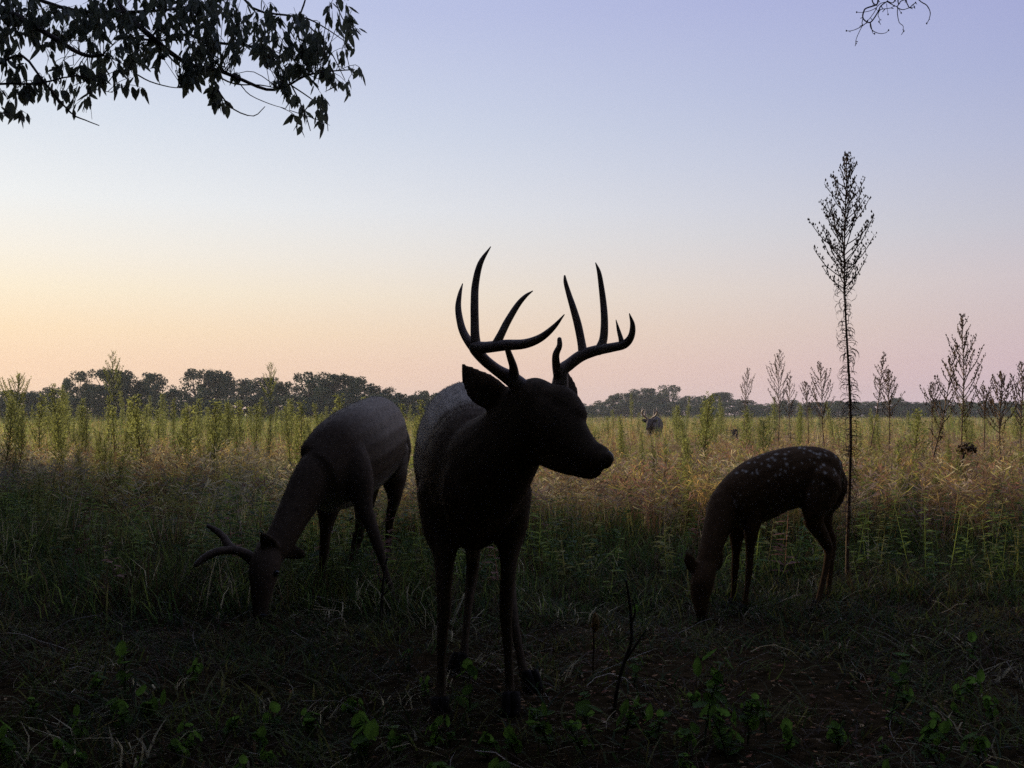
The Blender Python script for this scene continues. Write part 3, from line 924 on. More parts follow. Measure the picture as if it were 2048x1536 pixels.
legs = [
    [S(660, 985, 5.10, (0.07, 0.09)), S(655, 1030, 5.08, (0.045, 0.058)), S(651, 1065, 5.06, (0.033, 0.04)), S(648, 1105, 5.05, (0.029, 0.031)), S(645, 1140, 5.045, (0.020, 0.023)), S(641, 1172, 5.04, (0.020, 0.022)), S(639, 1188, 5.03, (0.023, 0.024)), S(637, 1198, 5.02, (0.02, 0.02))],
    [S(694, 915, 5.12, (0.09, 0.13)), S(716, 965, 5.02, (0.072, 0.10)), S(728, 1010, 4.96, (0.047, 0.062)), S(740, 1045, 4.92, (0.035, 0.044)), S(757, 1095, 4.87, (0.029, 0.032)), S(767, 1130, 4.85, (0.020, 0.023)), S(781, 1175, 4.815, (0.019, 0.021)), S(788, 1200, 4.80, (0.022, 0.024)), S(794, 1216, 4.785, (0.02, 0.02))],
    [S(735, 930, 5.68, (0.09, 0.13)), S(728, 1000, 5.6, (0.06, 0.085)), S(722, 1048, 5.52, (0.036, 0.05)), S(712, 1088, 5.52, (0.028, 0.036)), S(702, 1125, 5.47, (0.02, 0.022)), S(695, 1155, 5.43, (0.022, 0.024)), S(690, 1170, 5.40, (0.02, 0.02))],
    [S(782, 905, 5.74, (0.09, 0.13)), S(788, 960, 5.7, (0.065, 0.09)), S(788, 1000, 5.68, (0.042, 0.056)), S(780, 1034, 5.74, (0.03, 0.04)), S(777, 1075, 5.76, (0.022, 0.025)), S(778, 1115, 5.755, (0.02, 0.022)), S(779, 1140, 5.74, (0.022, 0.024)), S(780, 1150, 5.73, (0.02, 0.02))],
]
hump = [S(745, 815, 5.75, (0.07, 0.05)), S(700, 835, 5.42, (0.06, 0.06)), S(655, 870, 5.14, (0.06, 0.07)), S(622, 905, 4.98, (0.05, 0.06))]
tail = [S(800, 850, 5.93, 0.03), S(808, 890, 5.97, 0.04), S(806, 930, 5.97, 0.03), S(804, 950, 5.97, 0.01)]
res, v, no = build_body([torso, neck, head, hump, tail] + slim(legs, 0.82), 0.008, 4, ears)
colr = np.tile(np.array([0.085, 0.057, 0.034]), (len(v), 1))
under = np.clip((-no[:, 2] - 0.3) / 0.5, 0, 1) * ((v[:, 2] > 0.38) & (v[:, 2] < 0.7))
colr = colr * (1 - under[:, None]) + np.array([0.36, 0.33, 0.29]) * under[:, None]
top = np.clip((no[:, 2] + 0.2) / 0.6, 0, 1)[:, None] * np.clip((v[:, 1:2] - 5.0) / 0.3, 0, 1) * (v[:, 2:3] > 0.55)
colr = colr * (1 - 0.85 * top) + np.array([0.38, 0.31, 0.225]) * 0.85 * top  # greyer back, lightened on upward faces as painted light from above
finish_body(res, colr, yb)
grow_fur(res, v, no, colr, 70000, 0.014, 0.0019, lambda p: np.where(p[:, 2:3] < 0.5, np.array([[0.0, 0.1, -1.0]]), np.array([[0.45, 0.8, -0.5]])), yb, 2, exclude=lambda p: p[:, 1] < 4.7)
for lg in legs:
    p = lg[-1][0]
    hoof(yb, Vector((p.x, p.y, 0)), (-0.5, -0.85, 0), 1.1)
g = Geo(); ball(g, P(521, 1232, 4.495), (0.03, 0.028, 0.022)); link('nose', g.build('nose', M['nose']), yb)
eye(yb, P(502, 1142, 4.545), 0.013)
eye(yb, P(553, 1146, 4.545), 0.013)


def crop3(cx, cy, Y):
    return P(380 + cx * 0.1693, 1020 + cy * 0.1693, Y)


antler(yb, [
    ([crop3(760, 610, 4.62), crop3(690, 545, 4.60), crop3(600, 495, 4.58), crop3(500, 475, 4.56), crop3(400, 480, 4.54), crop3(300, 500, 4.52), (crop3(180, 560, 4.50)), crop3(75, 645, 4.48)], [0.026, 0.025, 0.021, 0.02, 0.018, 0.0175, 0.016, 0.012]),
    ([crop3(520, 475, 4.56), crop3(450, 410, 4.58), crop3(400, 330, 4.60), crop3(320, 250, 4.62), crop3(215, 188, 4.64)], [0.020, 0.019, 0.016, 0.014, 0.009]),
], 'velvet')
antler(yb, [
    ([P(545, 1108, 4.64), P(556, 1098, 4.70), P(566, 1090, 4.78), P(576, 1088, 4.88), P(580, 1096, 4.98)], [0.024, 0.020, 0.016, 0.014, 0.008]),
    ([P(566, 1090, 4.78), P(572, 1078, 4.80), P(575, 1068, 4.84)], [0.015, 0.012, 0.006]),
], 'velvet')

# ---- the spotted fawn
fw = thing('spotted_fawn', (P(1560, 828, 4.85).x, 4.85, 0), 'reddish fawn with pale spots on its back, nosing the ground beside the tallest weed', 'deer')
torso = [S(1668, 962, 4.98, (0.05, 0.075)), S(1648, 952, 4.96, (0.095, 0.125)), S(1605, 952, 4.93, (0.115, 0.142)), S(1555, 963, 4.89, (0.12, 0.145)), S(1508, 985, 4.85, (0.11, 0.148)), S(1470, 1008, 4.80, (0.085, 0.125)), S(1452, 1022, 4.78, (0.06, 0.09))]
neck = [S(1475, 1000, 4.81, (0.085, 0.11)), S(1450, 1015, 4.78, (0.07, 0.09)), S(1432, 1060, 4.72, (0.056, 0.072)), S(1418, 1110, 4.66, (0.048, 0.058)), S(1410, 1140, 4.63, (0.045, 0.05))]
head = [S(1412, 1135, 4.63, (0.046, 0.05)), S(1404, 1165, 4.60, (0.050, 0.056)), S(1401, 1192, 4.585, (0.042, 0.044)), S(1402, 1217, 4.57, (0.03, 0.032)), S(1404, 1234, 4.565, (0.024, 0.024))]
ears = [[S(1398, 1150, 4.61, (0.013, 0.016)), S(1388, 1138, 4.60, (0.011, 0.026)), S(1379, 1120, 4.60, (0.008, 0.028)), S(1373, 1104, 4.60, (0.004, 0.005))],
        [S(1424, 1140, 4.66, (0.013, 0.016)), S(1434, 1130, 4.68, (0.010, 0.024)), S(1440, 1118, 4.70, (0.008, 0.02)), S(1445, 1106, 4.71, (0.004, 0.004))]]
legs = [
    [S(1505, 1025, 4.80, (0.05, 0.07)), S(1502, 1065, 4.78, (0.033, 0.045)), S(1500, 1100, 4.77, (0.023, 0.028)), S(1498, 1140, 4.76, (0.020, 0.022)), S(1494, 1175, 4.75, (0.0145, 0.016)), S(1490, 1205, 4.74, (0.0155, 0.017)), S(1487, 1222, 4.73, (0.014, 0.015))],
    [S(1480, 1025, 4.88, (0.05, 0.07)), S(1474, 1065, 4.88, (0.030, 0.042)), S(1472, 1100, 4.88, (0.022, 0.026)), S(1470, 1140, 4.88, (0.019, 0.021)), S(1468, 1172, 4.88, (0.0145, 0.016)), S(1466, 1198, 4.88, (0.0155, 0.017)), S(1464, 1206, 4.87, (0.014, 0.015))],
    [S(1643, 965, 4.90, (0.085, 0.12)), S(1630, 1010, 4.86, (0.065, 0.095)), S(1628, 1042, 4.84, (0.042, 0.062)), S(1646, 1075, 4.87, (0.030, 0.042)), S(1657, 1100, 4.89, (0.023, 0.03)), S(1652, 1135, 4.86, (0.018, 0.02)), S(1643, 1175, 4.82, (0.016, 0.018)), S(1636, 1205, 4.79, (0.018, 0.019)), S(1631, 1218, 4.77, (0.015, 0.016))],
    [S(1650, 970, 5.02, (0.075, 0.11)), S(1640, 1020, 5.02, (0.05, 0.08)), S(1652, 1055, 5.03, (0.032, 0.045)), S(1664, 1085, 5.05, (0.024, 0.03)), S(1662, 1130, 5.02, (0.017, 0.019)), S(1658, 1170, 4.99, (0.016, 0.018)), S(1655, 1192, 4.97, (0.017, 0.018)), S(1652, 1200, 4.96, (0.015, 0.016))],
]
tail = [S(1678, 940, 5.0, 0.018), S(1686, 965, 5.01, 0.022), S(1680, 1000, 5.01, 0.016), S(1677, 1012, 5.01, 0.006)]
res, v, no = build_body([torso, neck, head, tail] + slim(legs, 0.86), 0.007, 4, ears)
colr = np.tile(np.array([0.10, 0.054, 0.023]), (len(v), 1))
under = np.clip((-no[:, 2] - 0.35) / 0.5, 0, 1) * ((v[:, 2] > 0.3) & (v[:, 2] < 0.55))
colr = colr * (1 - under[:, None]) + np.array([0.30, 0.26, 0.2]) * under[:, None]
r_ = np.random.default_rng(5)
flank = np.where((v[:, 2] > 0.47) & (v[:, 0] > P(1455, 828, 4.85).x))[0]
spots = v[r_.choice(flank, 110)]
rows = [P(1470 + i * 13.5, np.interp(1470 + i * 13.5, [1470, 1540, 1593, 1634, 1670], [940, 905, 896, 899, 918]) + (3 if i % 2 else 8), 4.83) for i in range(15)]
near = r_.choice(np.where((v[:, 2] > 0.62) & (no[:, 2] > 0.4) & (v[:, 0] > P(1455, 828, 4.85).x))[0], 60)
spots = np.vstack([spots, v[near]])
for s in spots:
    d = np.linalg.norm((v - s) * np.array([1, 1, 1]), axis=1)
    k = np.clip((r_.uniform(0.006, 0.0095) - d) / 0.004, 0, 1.0)[:, None]
    colr = colr * (1 - k) + np.array([0.48, 0.42, 0.33]) * k
finish_body(res, colr, fw)
grow_fur(res, v, no, colr, 60000, 0.010, 0.0018, lambda p: np.where(p[:, 2:3] < 0.42, np.array([[0.0, 0.1, -1.0]]), np.array([[0.8, 0.1, -0.5]])), fw, 3, exclude=lambda p: p[:, 1] < 4.7)
for lg in legs:
    p = lg[-1][0]
    hoof(fw, Vector((p.x, p.y, 0)), (-0.8, -0.4, 0), 0.8)
g = Geo(); ball(g, P(1404, 1238, 4.56), (0.02, 0.02, 0.016)); link('nose', g.build('nose', M['nose']), fw)
eye(fw, P(1389, 1168, 4.575), 0.010)
eye(fw, P(1417, 1170, 4.575), 0.010)

# ---- the distant buck in the field
db = thing('field_buck', (P(1306, 828, 27).x, 27, ground_z(P(1306, 828, 27).x, 27)), 'small grey antlered buck standing far out in the golden field', 'deer')
torso = [S(1314, 850, 27.9, (0.12, 0.15)), S(1312, 850, 27.7, (0.19, 0.23)), S(1308, 856, 27.2, (0.2, 0.24)), S(1304, 862, 26.8, (0.16, 0.21)), S(1302, 864, 26.65, (0.1, 0.14))]
neck = [S(1303, 860, 26.75, (0.13, 0.15)), S(1300, 850, 26.55, (0.09, 0.11)), S(1299, 845, 26.45, (0.08, 0.085))]
head = [S(1299, 843, 26.45, (0.075, 0.08)), S(1297, 850, 26.3, (0.06, 0.07)), S(1294, 858, 26.2, (0.035, 0.04))]
ears = [[S(1295, 842, 26.5, 0.03), S(1288, 841, 26.5, 0.05), S(1283, 839, 26.5, 0.01)], [S(1304, 842, 26.5, 0.03), S(1311, 841, 26.5, 0.05), S(1316, 839, 26.5, 0.01)]]
legs = [[S(1298, 868, 26.8, 0.08), S(1297, 880, 26.8, 0.045), S(1297, 898, 26.8, 0.03)], [S(1307, 868, 26.8, 0.08), S(1306, 880, 26.8, 0.045), S(1306, 898, 26.8, 0.03)],
        [S(1310, 862, 27.6, 0.1), S(1312, 876, 27.6, 0.05), S(1312, 896, 27.6, 0.03)], [S(1318, 862, 27.6, 0.09), S(1318, 876, 27.6, 0.05), S(1319, 896, 27.6, 0.03)]]
res, v, no = build_body([torso, neck, head] + ears + legs, 0.02, 3)
colr = np.tile(np.array([0.085, 0.07, 0.058]), (len(v), 1))
k = ((v[:, 2] < 0.5) & (no[:, 1] > 0.1))[:, None]
colr = np.where(k, np.array([0.22, 0.2, 0.18]), colr)
finish_body(res, colr, db)
for sx in (-1, 1):
    antler(db, [([P(1299 + sx * 2, 840, 26.5), P(1299 + sx * 7, 835, 26.5), P(1299 + sx * 13, 830, 26.4), P(1299 + sx * 15, 824, 26.3), P(1299 + sx * 11, 818, 26.2)], [0.03, 0.026, 0.024, 0.02, 0.006]),
                ([P(1299 + sx * 8, 834, 26.5), P(1299 + sx * 9, 826, 26.5), P(1299 + sx * 8, 818, 26.5)], [0.02, 0.016, 0.005]),
                ([P(1299 + sx * 13, 830, 26.4), P(1299 + sx * 15, 822, 26.45), P(1299 + sx * 14, 814, 26.5)], [0.02, 0.016, 0.005])])

# ------------------------------------------------------------------ horseweeds
def horseweed_geo(h, seed, nb=26, plume=0.42, wide=0.16, lean=(0, 0), bend=0.0, leafy=60, stem_r=0.007, bud=0.006, angle=0.6, tip_bias=0.45, cards=False, br=0.28, off_k=2.2):
    """stem, list of branch meshes and leaves, base at the origin"""
    r_ = random.Random(seed)
    stem, branches, leaves = Geo(), [], Geo()
    K = 9

    def axis(t):
        return Vector((lean[0] * t * h + bend * h * t * t + 0.006 * h * math.sin(t * 9 + seed), lean[1] * t * h + 0.005 * h * math.cos(t * 8 + seed), h * t))
    tube(stem, [axis(i / K) for i in range(K + 1)], [stem_r * (1 - 0.85 * i / K) for i in range(K + 1)], n=6, sub=3)
    for b in range(nb):
        t = 1 - plume + plume * (b + r_.random() * 0.6) / nb
        k = (t - (1 - plume)) / plume
        prof = (min(1, (k + 0.18) / 0.42) if k < 0.3 else max(0.05, 1 - (k - 0.3) / 0.72)) ** 0.8
        ln = wide * prof * r_.uniform(0.65, 1.2) / math.sin(angle + 0.15)
        a = b * 2.4 + r_.uniform(-0.4, 0.4)
        tilt = angle * r_.uniform(0.75, 1.25)
        d0 = Vector((math.cos(a) * math.sin(tilt), math.sin(a) * math.sin(tilt), math.cos(tilt)))
        p0 = axis(t)
        p1 = p0 + d0 * ln * 0.5
        p2 = p0 + (d0 + Vector((0, 0, 0.25))).normalized() * ln
        g = Geo()
        tube(g, [p0, p1, p2], [stem_r * br, stem_r * br * 0.8, stem_r * br * 0.5], n=3, sub=2)
        nbud = max(6, int(ln / bud * (1.1 if cards else 0.62)))
        for q in range(nbud):
            u = tip_bias + (1.04 - tip_bias) * (q + r_.random()) / nbud
            c = p0.lerp(p1, min(1, u * 2)) if u < 0.5 else p1.lerp(p2, min(1.05, u * 2 - 1))
            off = Vector((r_.uniform(-1, 1), r_.uniform(-1, 1), r_.uniform(-0.1, 1.2))) * bud * off_k
            e = c + off
            tube(g, [c, e], [0.0007, 0.0006], n=3, sub=1, cap=False)
            s = bud * r_.uniform(0.55, 1.2)
            if cards:
                for _ in range(2):
                    a1 = Vector((r_.uniform(-1, 1), r_.uniform(-1, 1), r_.uniform(-0.2, 1.4))).normalized() * s * 1.7
                    b1 = a1.cross(Vector((r_.uniform(-1, 1), r_.uniform(-1, 1), r_.uniform(-1, 1)))).normalized() * s * 0.42
                    g.add([tuple(e), tuple(e + a1 * 0.5 - b1), tuple(e + a1), tuple(e + a1 * 0.5 + b1)], [(0, 1, 2, 3)])
                continue
            g.add([tuple(e + Vector(w_) * s) for w_ in ((0, 0, 1.3), (0.6, 0, 0), (0, 0.6, 0), (-0.6, 0, 0), (0, -0.6, 0), (0, 0, -0.9))],
                  [(0, 1, 2), (0, 2, 3), (0, 3, 4), (0, 4, 1), (5, 2, 1), (5, 3, 2), (5, 4, 3), (5, 1, 4)])
        branches.append(g)
    for b in range(leafy):
        t = r_.uniform(0.12, 1 - plume * 0.75)
        p0 = axis(t)
        a = r_.uniform(0, 6.28)
        o = Vector((math.cos(a), math.sin(a), 0))
        rad = r_.uniform(0.008, 0.020) * (1.45 if h > 1.2 else 0.9)
        sd_ = Vector((-o.y, o.x, 0)) * 0.0026
        turn = r_.uniform(2.6, 5.0)
        rise = r_.uniform(0.5, 1.2)
        prev = None
        for q in range(7):
            u = q / 6
            th = u * turn
            pt = p0 + o * rad * (1 - math.cos(th)) * 1.1 + Vector((0, 0, rad * (rise * math.sin(th) - 0.5 * u)))
            ww = sd_ * (1.1 - u * 0.8)
            cur_pts = (pt - ww + Vector((0, 0, 0.0012)), pt + ww - Vector((0, 0, 0.0012)))
            if prev:
                leaves.add([tuple(prev[0]), tuple(prev[1]), tuple(cur_pts[1]), tuple(cur_pts[0])], [(0, 1, 2, 3)])
            prev = cur_pts
    return stem, branches, leaves


def horseweed(px, base_y, top_y, Y, label, seed, group=None, single=False, mats=('dry_stem', 'weed_bud'), top_x=None, **kw):
    b = P(px, base_y, Y)
    b.z = ground_z(b.x, Y)
    tp = P(top_x if top_x is not None else px, top_y, Y)
    h = tp.z - b.z
    if 'plume' in kw and not kw.get('leafy', 0) > 200:
        kw['plume'] = min(0.62, kw['plume'] * 1.45)
    kw['lean'] = ((tp.x - b.x) / h, 0.02)
    stem, branches, leaves = horseweed_geo(h, seed, **kw)
    t = thing('horseweed', b, label, 'weed', group)
    link('stem', stem.build('stem', M[mats[0]]), t, False)
    if single:
        for g in branches:
            link('branch', g.build('branch', M[mats[1]], smooth=False), t, False)
    else:
        G = Geo()
        for g in branches:
            G.add(g.v, g.f)
        tag(link('plume', G.build('plume', M[mats[1]], smooth=False), t, False), kind='stuff')
    tag(link('leaves', leaves.build('leaves', M[mats[0]], smooth=False), t, False), kind='stuff')
    return t


horseweed(1700, 1180, 308, 5.35, 'very tall slim dry weed with a feathery plume rising behind the fawn', 11, single=True, nb=72, plume=0.33, wide=0.215, leafy=420, stem_r=0.0105, bud=0.0075, angle=0.80, tip_bias=0.35, br=0.30, off_k=1.9, top_x=1696)
HW = [  # px of base, top y, Y, top x, plume, wide, branches, label
    (1925, 630, 10.5, 1929, 0.40, 0.22, 34, 'tall branching dry weed with wide open plume, upright beside a leaning stalk'),
    (1846, 690, 10.0, 1918, 0.42, 0.14, 22, 'leaning dark weed stalk tilted against the wide branching weed'),
    (1556, 702, 17.0, 1560, 0.36, 0.22, 26, 'upright dry weed with full pointed plume behind the fawn\'s back'),
    (1580, 752, 17.4, 1580, 0.30, 0.14, 16, 'shorter dry weed pressed close to the upright pointed plume'),
    (1486, 738, 19.0, 1496, 0.28, 0.17, 18, 'small dry weed with neat oval plume above the low treeline'),
    (1652, 726, 15.0, 1640, 0.38, 0.23, 24, 'bushy dry weed with loose plume next to the tallest weed stalk'),
    (1622, 765, 15.5, 1612, 0.25, 0.15, 16, 'short leaning dry weed with drooping tuft beside the bushy one'),
    (1730, 706, 13.0, 1772, 0.26, 0.10, 18, 'thin dry weed tilting strongly sideways with a narrow tip'),
    (1778, 742, 13.5, 1780, 0.30, 0.18, 24, 'fan-shaped dry weed under the thin tilting stalk'),
    (1862, 768, 14.0, 1868, 0.22, 0.16, 18, 'low spreading dry weed with dark clustered tips in front of the far trees'),
    (1998, 748, 11.0, 2004, 0.34, 0.20, 30, 'dense dark dry weed with many upright finger-like branches'),
    (2042, 728, 11.5, 2046, 0.34, 0.17, 24, 'dense dry weed with a sharp spire beside the finger-branched one'),
    (1972, 775, 12.0, 1968, 0.22, 0.14, 16, 'short dry weed with blunt tip under the dense finger-branched weed'),
    (222, 704, 15.0, 226, 0.30, 0.17, 20, 'tall weed spire poking up above the hedgerow trees'),
    (540, 727, 17.0, 541, 0.26, 0.16, 18, 'slim pale weed spire standing against the rounded hedgerow'),
    (28, 752, 14.0, 34, 0.30, 0.24, 26, 'feathery green weed with spreading top in front of the hedgerow end'),
]
for i, (px, ty, Y, tx, pl, wd, nb, lab) in enumerate(HW):
    horseweed(px, 828 + CAM_H * F / Y, ty, Y, lab, 40 + i, top_x=tx, plume=pl, wide=wd * 1.3, nb=int(nb * 1.3), leafy=90, stem_r=0.010, bud=0.011, angle=0.66, tip_bias=0.3, br=0.5, off_k=1.3, single=True,
              cards=px < 600, mats=('green_stem', 'weed_green') if px < 600 else ('dry_stem', 'weed_bud'))

# smaller green weeds standing through the meadow, copied from four plants
weed_proto = []
for i, (h, pl, wd, nb) in enumerate([(1.05, 0.72, 0.11, 40), (0.9, 0.8, 0.12, 42), (1.2, 0.66, 0.12, 40), (0.75, 0.85, 0.11, 34)]):
    stem, branches, leaves = horseweed_geo(h, 80 + i, nb=nb, plume=pl, wide=wd, leafy=45, stem_r=0.007, bud=0.013, angle=0.5, tip_bias=0.05, cards=True, br=0.4)
    G = Geo()
    for g in branches:
        G.add(g.v, g.f)
    G.add(leaves.v, leaves.f)
    weed_proto.append((stem.build('stem', M['dry_stem']), G.build('plume', M['weed_green'], smooth=False)))
for i in range(290):
    Y = math.exp(random.uniform(math.log(10), math.log(50)))
    px = random.uniform(-60, 860) if random.random() < 0.66 else random.uniform(860, 2110)
    if i >= 240:
        Y = random.uniform(6.8, 11)
        px = random.choice([random.uniform(-40, 380), random.uniform(1120, 1380), random.uniform(1720, 2090)])
    if 1225 < px < 1345 and 11 < Y < 30:
        px += 140
    p = P(px, 828, Y)
    st, plm = weed_proto[i % 4]
    look = ('slender feathery green weed', 'bushy feathery green weed', 'tall feathery green weed', 'stubby feathery green weed')[i % 4]
    where = ('in the grass beyond the young buck\'s lowered antlers' if px < 560 else 'in the grass behind the young buck\'s back' if px < 840 else
             'in the field behind the big buck' if px < 1240 else 'in the field beyond the spotted fawn' if px < 1720 else 'in the field beyond the tallest dry weed')
    t = thing('field_weed', (p.x, Y, ground_z(p.x, Y)), look + ' ' + where, 'weed', look.replace('green weed', 'green weeds') + ' ' + where)
    want = CAM_H + (828 - (random.triangular(768, 862, 815) if px < 330 else random.triangular(785, 868, 836))) / F * Y
    if i >= 240:
        want = random.uniform(0.35, 0.75)
    s = want / (1.05, 0.9, 1.2, 0.75)[i % 4]
    wv = random.uniform(0.8, 1.5)
    t.scale = (s * wv, s * wv, s)
    t.rotation_euler = (random.gauss(0, 0.07), random.gauss(0, 0.07), random.uniform(0, 6.28))
    link('stem', st, t, False)
    tag(link('plume', plm, t, False), kind='stuff')


# ------------------------------------------------------------------ meadow and litter (uncountable)
def field_noise(x, y, s, ph=0.0):
    return (np.sin(x * s + 1.3 + ph) * np.cos(y * s * 0.8 + 0.5 * ph) + 0.6 * np.sin(x * s * 2.3 - y * s * 1.9 + ph) + 0.4 * np.cos(x * s * 4.1 + y * s * 3.7 + 2 * ph)) / 2.0


def tpl_tuft(seed, n=7, wd=0.012, bend=0.35, spread=0.12):
    r_ = random.Random(seed)
    v, f, sh = [], [], []
    for b in range(n):
        a = r_.uniform(0, 6.28)
        o = Vector((math.cos(a), math.sin(a), 0))
        sdv = Vector((-o.y, o.x, 0)) * wd
        b0 = Vector((r_.uniform(-1, 1), r_.uniform(-1, 1), 0)) * spread
        h = r_.uniform(0.55, 1.0)
        k = bend * r_.uniform(0.3, 1.3)
        i0 = len(v)
        for t in (0, 0.55):
            c = b0 + o * k * t * t * h + Vector((0, 0, h * t))
            v += [c - sdv * (1 - 0.5 * t), c + sdv * (1 - 0.5 * t)]
            sh += [0.7 + 0.3 * t] * 2
        v.append(b0 + o * k * h + Vector((0, 0, h * (1 - 0.25 * k))))
        sh.append(1.0)
        f += [(i0, i0 + 1, i0 + 3), (i0, i0 + 3, i0 + 2), (i0 + 2, i0 + 3, i0 + 4)]
    return np.array([list(q) for q in v]), np.array(f), np.ones(len(v))


def tpl_seed(seed, n=4, wd=0.005):
    r_ = random.Random(seed)
    v, f = [], []
    for b in range(n):
        a = r_.uniform(0, 6.28)
        o = Vector((math.cos(a), math.sin(a), 0))
        sdv = Vector((-o.y, o.x, 0))
        b0 = Vector((r_.uniform(-.1, .1), r_.uniform(-.1, .1), 0))
        top = b0 + o * r_.uniform(0.05, 0.3) + Vector((0, 0, r_.uniform(0.75, 1)))
        i0 = len(v)
        v += [b0 - sdv * wd, b0 + sdv * wd, top]
        f.append((i0, i0 + 1, i0 + 2))
        for q in range(9):
            u = r_.uniform(0.62, 1.0)
            c = b0.lerp(top, u)
            d = Vector((r_.uniform(-1, 1), r_.uniform(-1, 1), r_.uniform(0.1, 1.0))).normalized() * (0.05 + 0.13 * (1 - u) * 2)
            s = d.cross(Vector((r_.uniform(-1, 1), r_.uniform(-1, 1), 0.3))).normalized() * 0.006
            i0 = len(v)
            v += [c, c + d - s, c + d * 1.25 + s]
            f.append((i0, i0 + 1, i0 + 2))
    return np.array([list(q) for q in v]), np.array(f), np.ones(len(v))


def tpl_forb(seed, n=12):
    r_ = random.Random(seed)
    v, f = [], []
    v += [Vector((-.008, 0, 0)), Vector((.008, 0, 0)), Vector((0.02, 0.02, 0.95))]
    f.append((0, 1, 2))
    for b in range(n):
        t = r_.uniform(0.12, 1.0)
        a = r_.uniform(0, 6.28)
        o = Vector((math.cos(a), math.sin(a), r_.uniform(-0.1, 0.7))).normalized()
        ln = r_.uniform(0.07, 0.15) * (1.2 - 0.6 * t)
        s = o.cross(Vector((0, 0, 1))).normalized() * ln * r_.uniform(0.12, 0.26)
        c = Vector((0.02 * t, 0.02 * t, 0.95 * t))
        i0 = len(v)
        v += [c, c + o * ln * 0.5 - s, c + o * ln - Vector((0, 0, ln * 0.25)), c + o * ln * 0.5 + s]
        f += [(i0, i0 + 1, i0 + 2), (i0, i0 + 2, i0 + 3)]
    return np.array([list(q) for q in v]), np.array(f), np.ones(len(v))


def tpl_litter(seed):
    """one curled dead leaf"""
    r_ = random.Random(seed)
    v = [(-0.5, 0, 0.05 * r_.random()), (-0.1, -0.24, 0.16 * r_.random()), (0.5, 0.02, 0.22 * r_.random()), (-0.05, 0.25, 0.2 * r_.random()), (0, 0, 0.02)]
    f = [(0, 1, 4), (1, 2, 4), (2, 3, 4), (3, 0, 4)]
    return np.array(v), np.array(f), np.ones(5)


def scatter(name, tpls, x, y, scale, colors, lean=0.15, flat=None, label=None, cat=None, mat='veg', zoff=0.0):
    """one uncountable growth as a single mesh"""
    n = len(x)
    z = ground_np(x, y) + zoff
    th = rng.uniform(0, 2 * math.pi, n)
    lx, ly = rng.normal(0, lean, n), rng.normal(0, lean, n)
    V, Fc, Cc = [], [], []
    base = 0
    which = rng.integers(0, len(tpls), n)
    for k, (tv, tf, sh) in enumerate(tpls):
        ids = np.where(which == k)[0]
        if not len(ids):
            continue
        c, s = np.cos(th[ids])[:, None], np.sin(th[ids])[:, None]
        sc = scale[ids]
        sx = sc[:, 0][:, None]; sz = sc[:, 1][:, None]
        vx = (tv[:, 0] * c - tv[:, 1] * s) * sx
        vy = (tv[:, 0] * s + tv[:, 1] * c) * sx
        vz = tv[:, 2][None, :] * sz
        vx = vx + lx[ids][:, None] * vz + x[ids][:, None]
        vy = vy + ly[ids][:, None] * vz + y[ids][:, None]
        vz = vz + z[ids][:, None]
        V.append(np.stack([vx, vy, vz], axis=2).reshape(-1, 3))
        m = len(tv)
        Fc.append((tf[None, :, :] + (np.arange(len(ids)) * m)[:, None, None] + base).reshape(-1, 3))
        Cc.append((colors[ids][:, None, :] * sh[None, :, None]).reshape(-1, 3))
        base += len(ids) * m
    me = mesh(name, np.vstack(V), np.vstack(Fc), M[mat], smooth=False, colors=np.vstack(Cc))
    o = link(name, me)
    return tag(o, label, cat, kind='stuff')


def wedge(n, y0, y1, log=True, half=0.62, pad=1.2):
    y = np.exp(rng.uniform(math.log(y0), math.log(y1), n)) if log else np.sqrt(rng.uniform(y0 * y0, y1 * y1, n))
    x = rng.uniform(-1, 1, n) * (y * half + pad)
    return x, y


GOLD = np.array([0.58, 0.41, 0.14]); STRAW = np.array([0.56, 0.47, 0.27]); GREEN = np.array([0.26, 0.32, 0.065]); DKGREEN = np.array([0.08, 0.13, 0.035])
RED = np.array([0.32, 0.16, 0.11]); ORANGE = np.array([0.52, 0.32, 0.10]); BROWN = np.array([0.22, 0.14, 0.07]); OLIVE = np.array([0.33, 0.30, 0.085])


def pick(n, opts, x=None, y=None, jitter=0.3):
    names, wts = zip(*opts)
    wts = np.array(wts, float)
    k = rng.choice(len(names), n, p=wts / wts.sum())
    c = np.stack(names)[k]
    return c * rng.uniform(1 - jitter, 1 + jitter, (n, 1))


# keep feet and noses clear in the clearing
def clearing(x, y):
    """1 in the trodden clearing round the deer, 0 out in the meadow"""
    e = 4.7 + 0.35 * np.sin(x * 1.7) + 0.6 * np.clip(x / 2, -0.4, 1.0)
    return np.clip((e + 2.2 + 0.8 * field_noise(x, y, 1.3, 4.0) - y) / 2.6, 0, 1)


# far field
x, y = wedge(30000, 16, 185)
n_ = field_noise(x, y, 0.12)
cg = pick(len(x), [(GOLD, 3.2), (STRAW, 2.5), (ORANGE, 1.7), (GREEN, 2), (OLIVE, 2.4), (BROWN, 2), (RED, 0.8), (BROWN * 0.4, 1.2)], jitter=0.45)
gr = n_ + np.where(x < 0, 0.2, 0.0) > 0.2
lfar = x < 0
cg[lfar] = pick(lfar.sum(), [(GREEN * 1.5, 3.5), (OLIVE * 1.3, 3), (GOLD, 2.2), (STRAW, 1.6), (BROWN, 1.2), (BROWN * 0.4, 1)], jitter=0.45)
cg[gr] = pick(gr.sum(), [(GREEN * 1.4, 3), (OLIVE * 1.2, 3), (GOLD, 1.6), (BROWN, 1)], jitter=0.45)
nearer = (y < 27 + 8 * field_noise(x, y, 0.3, 2.0) + rng.normal(0, 4, len(x))) & (x >= 0)
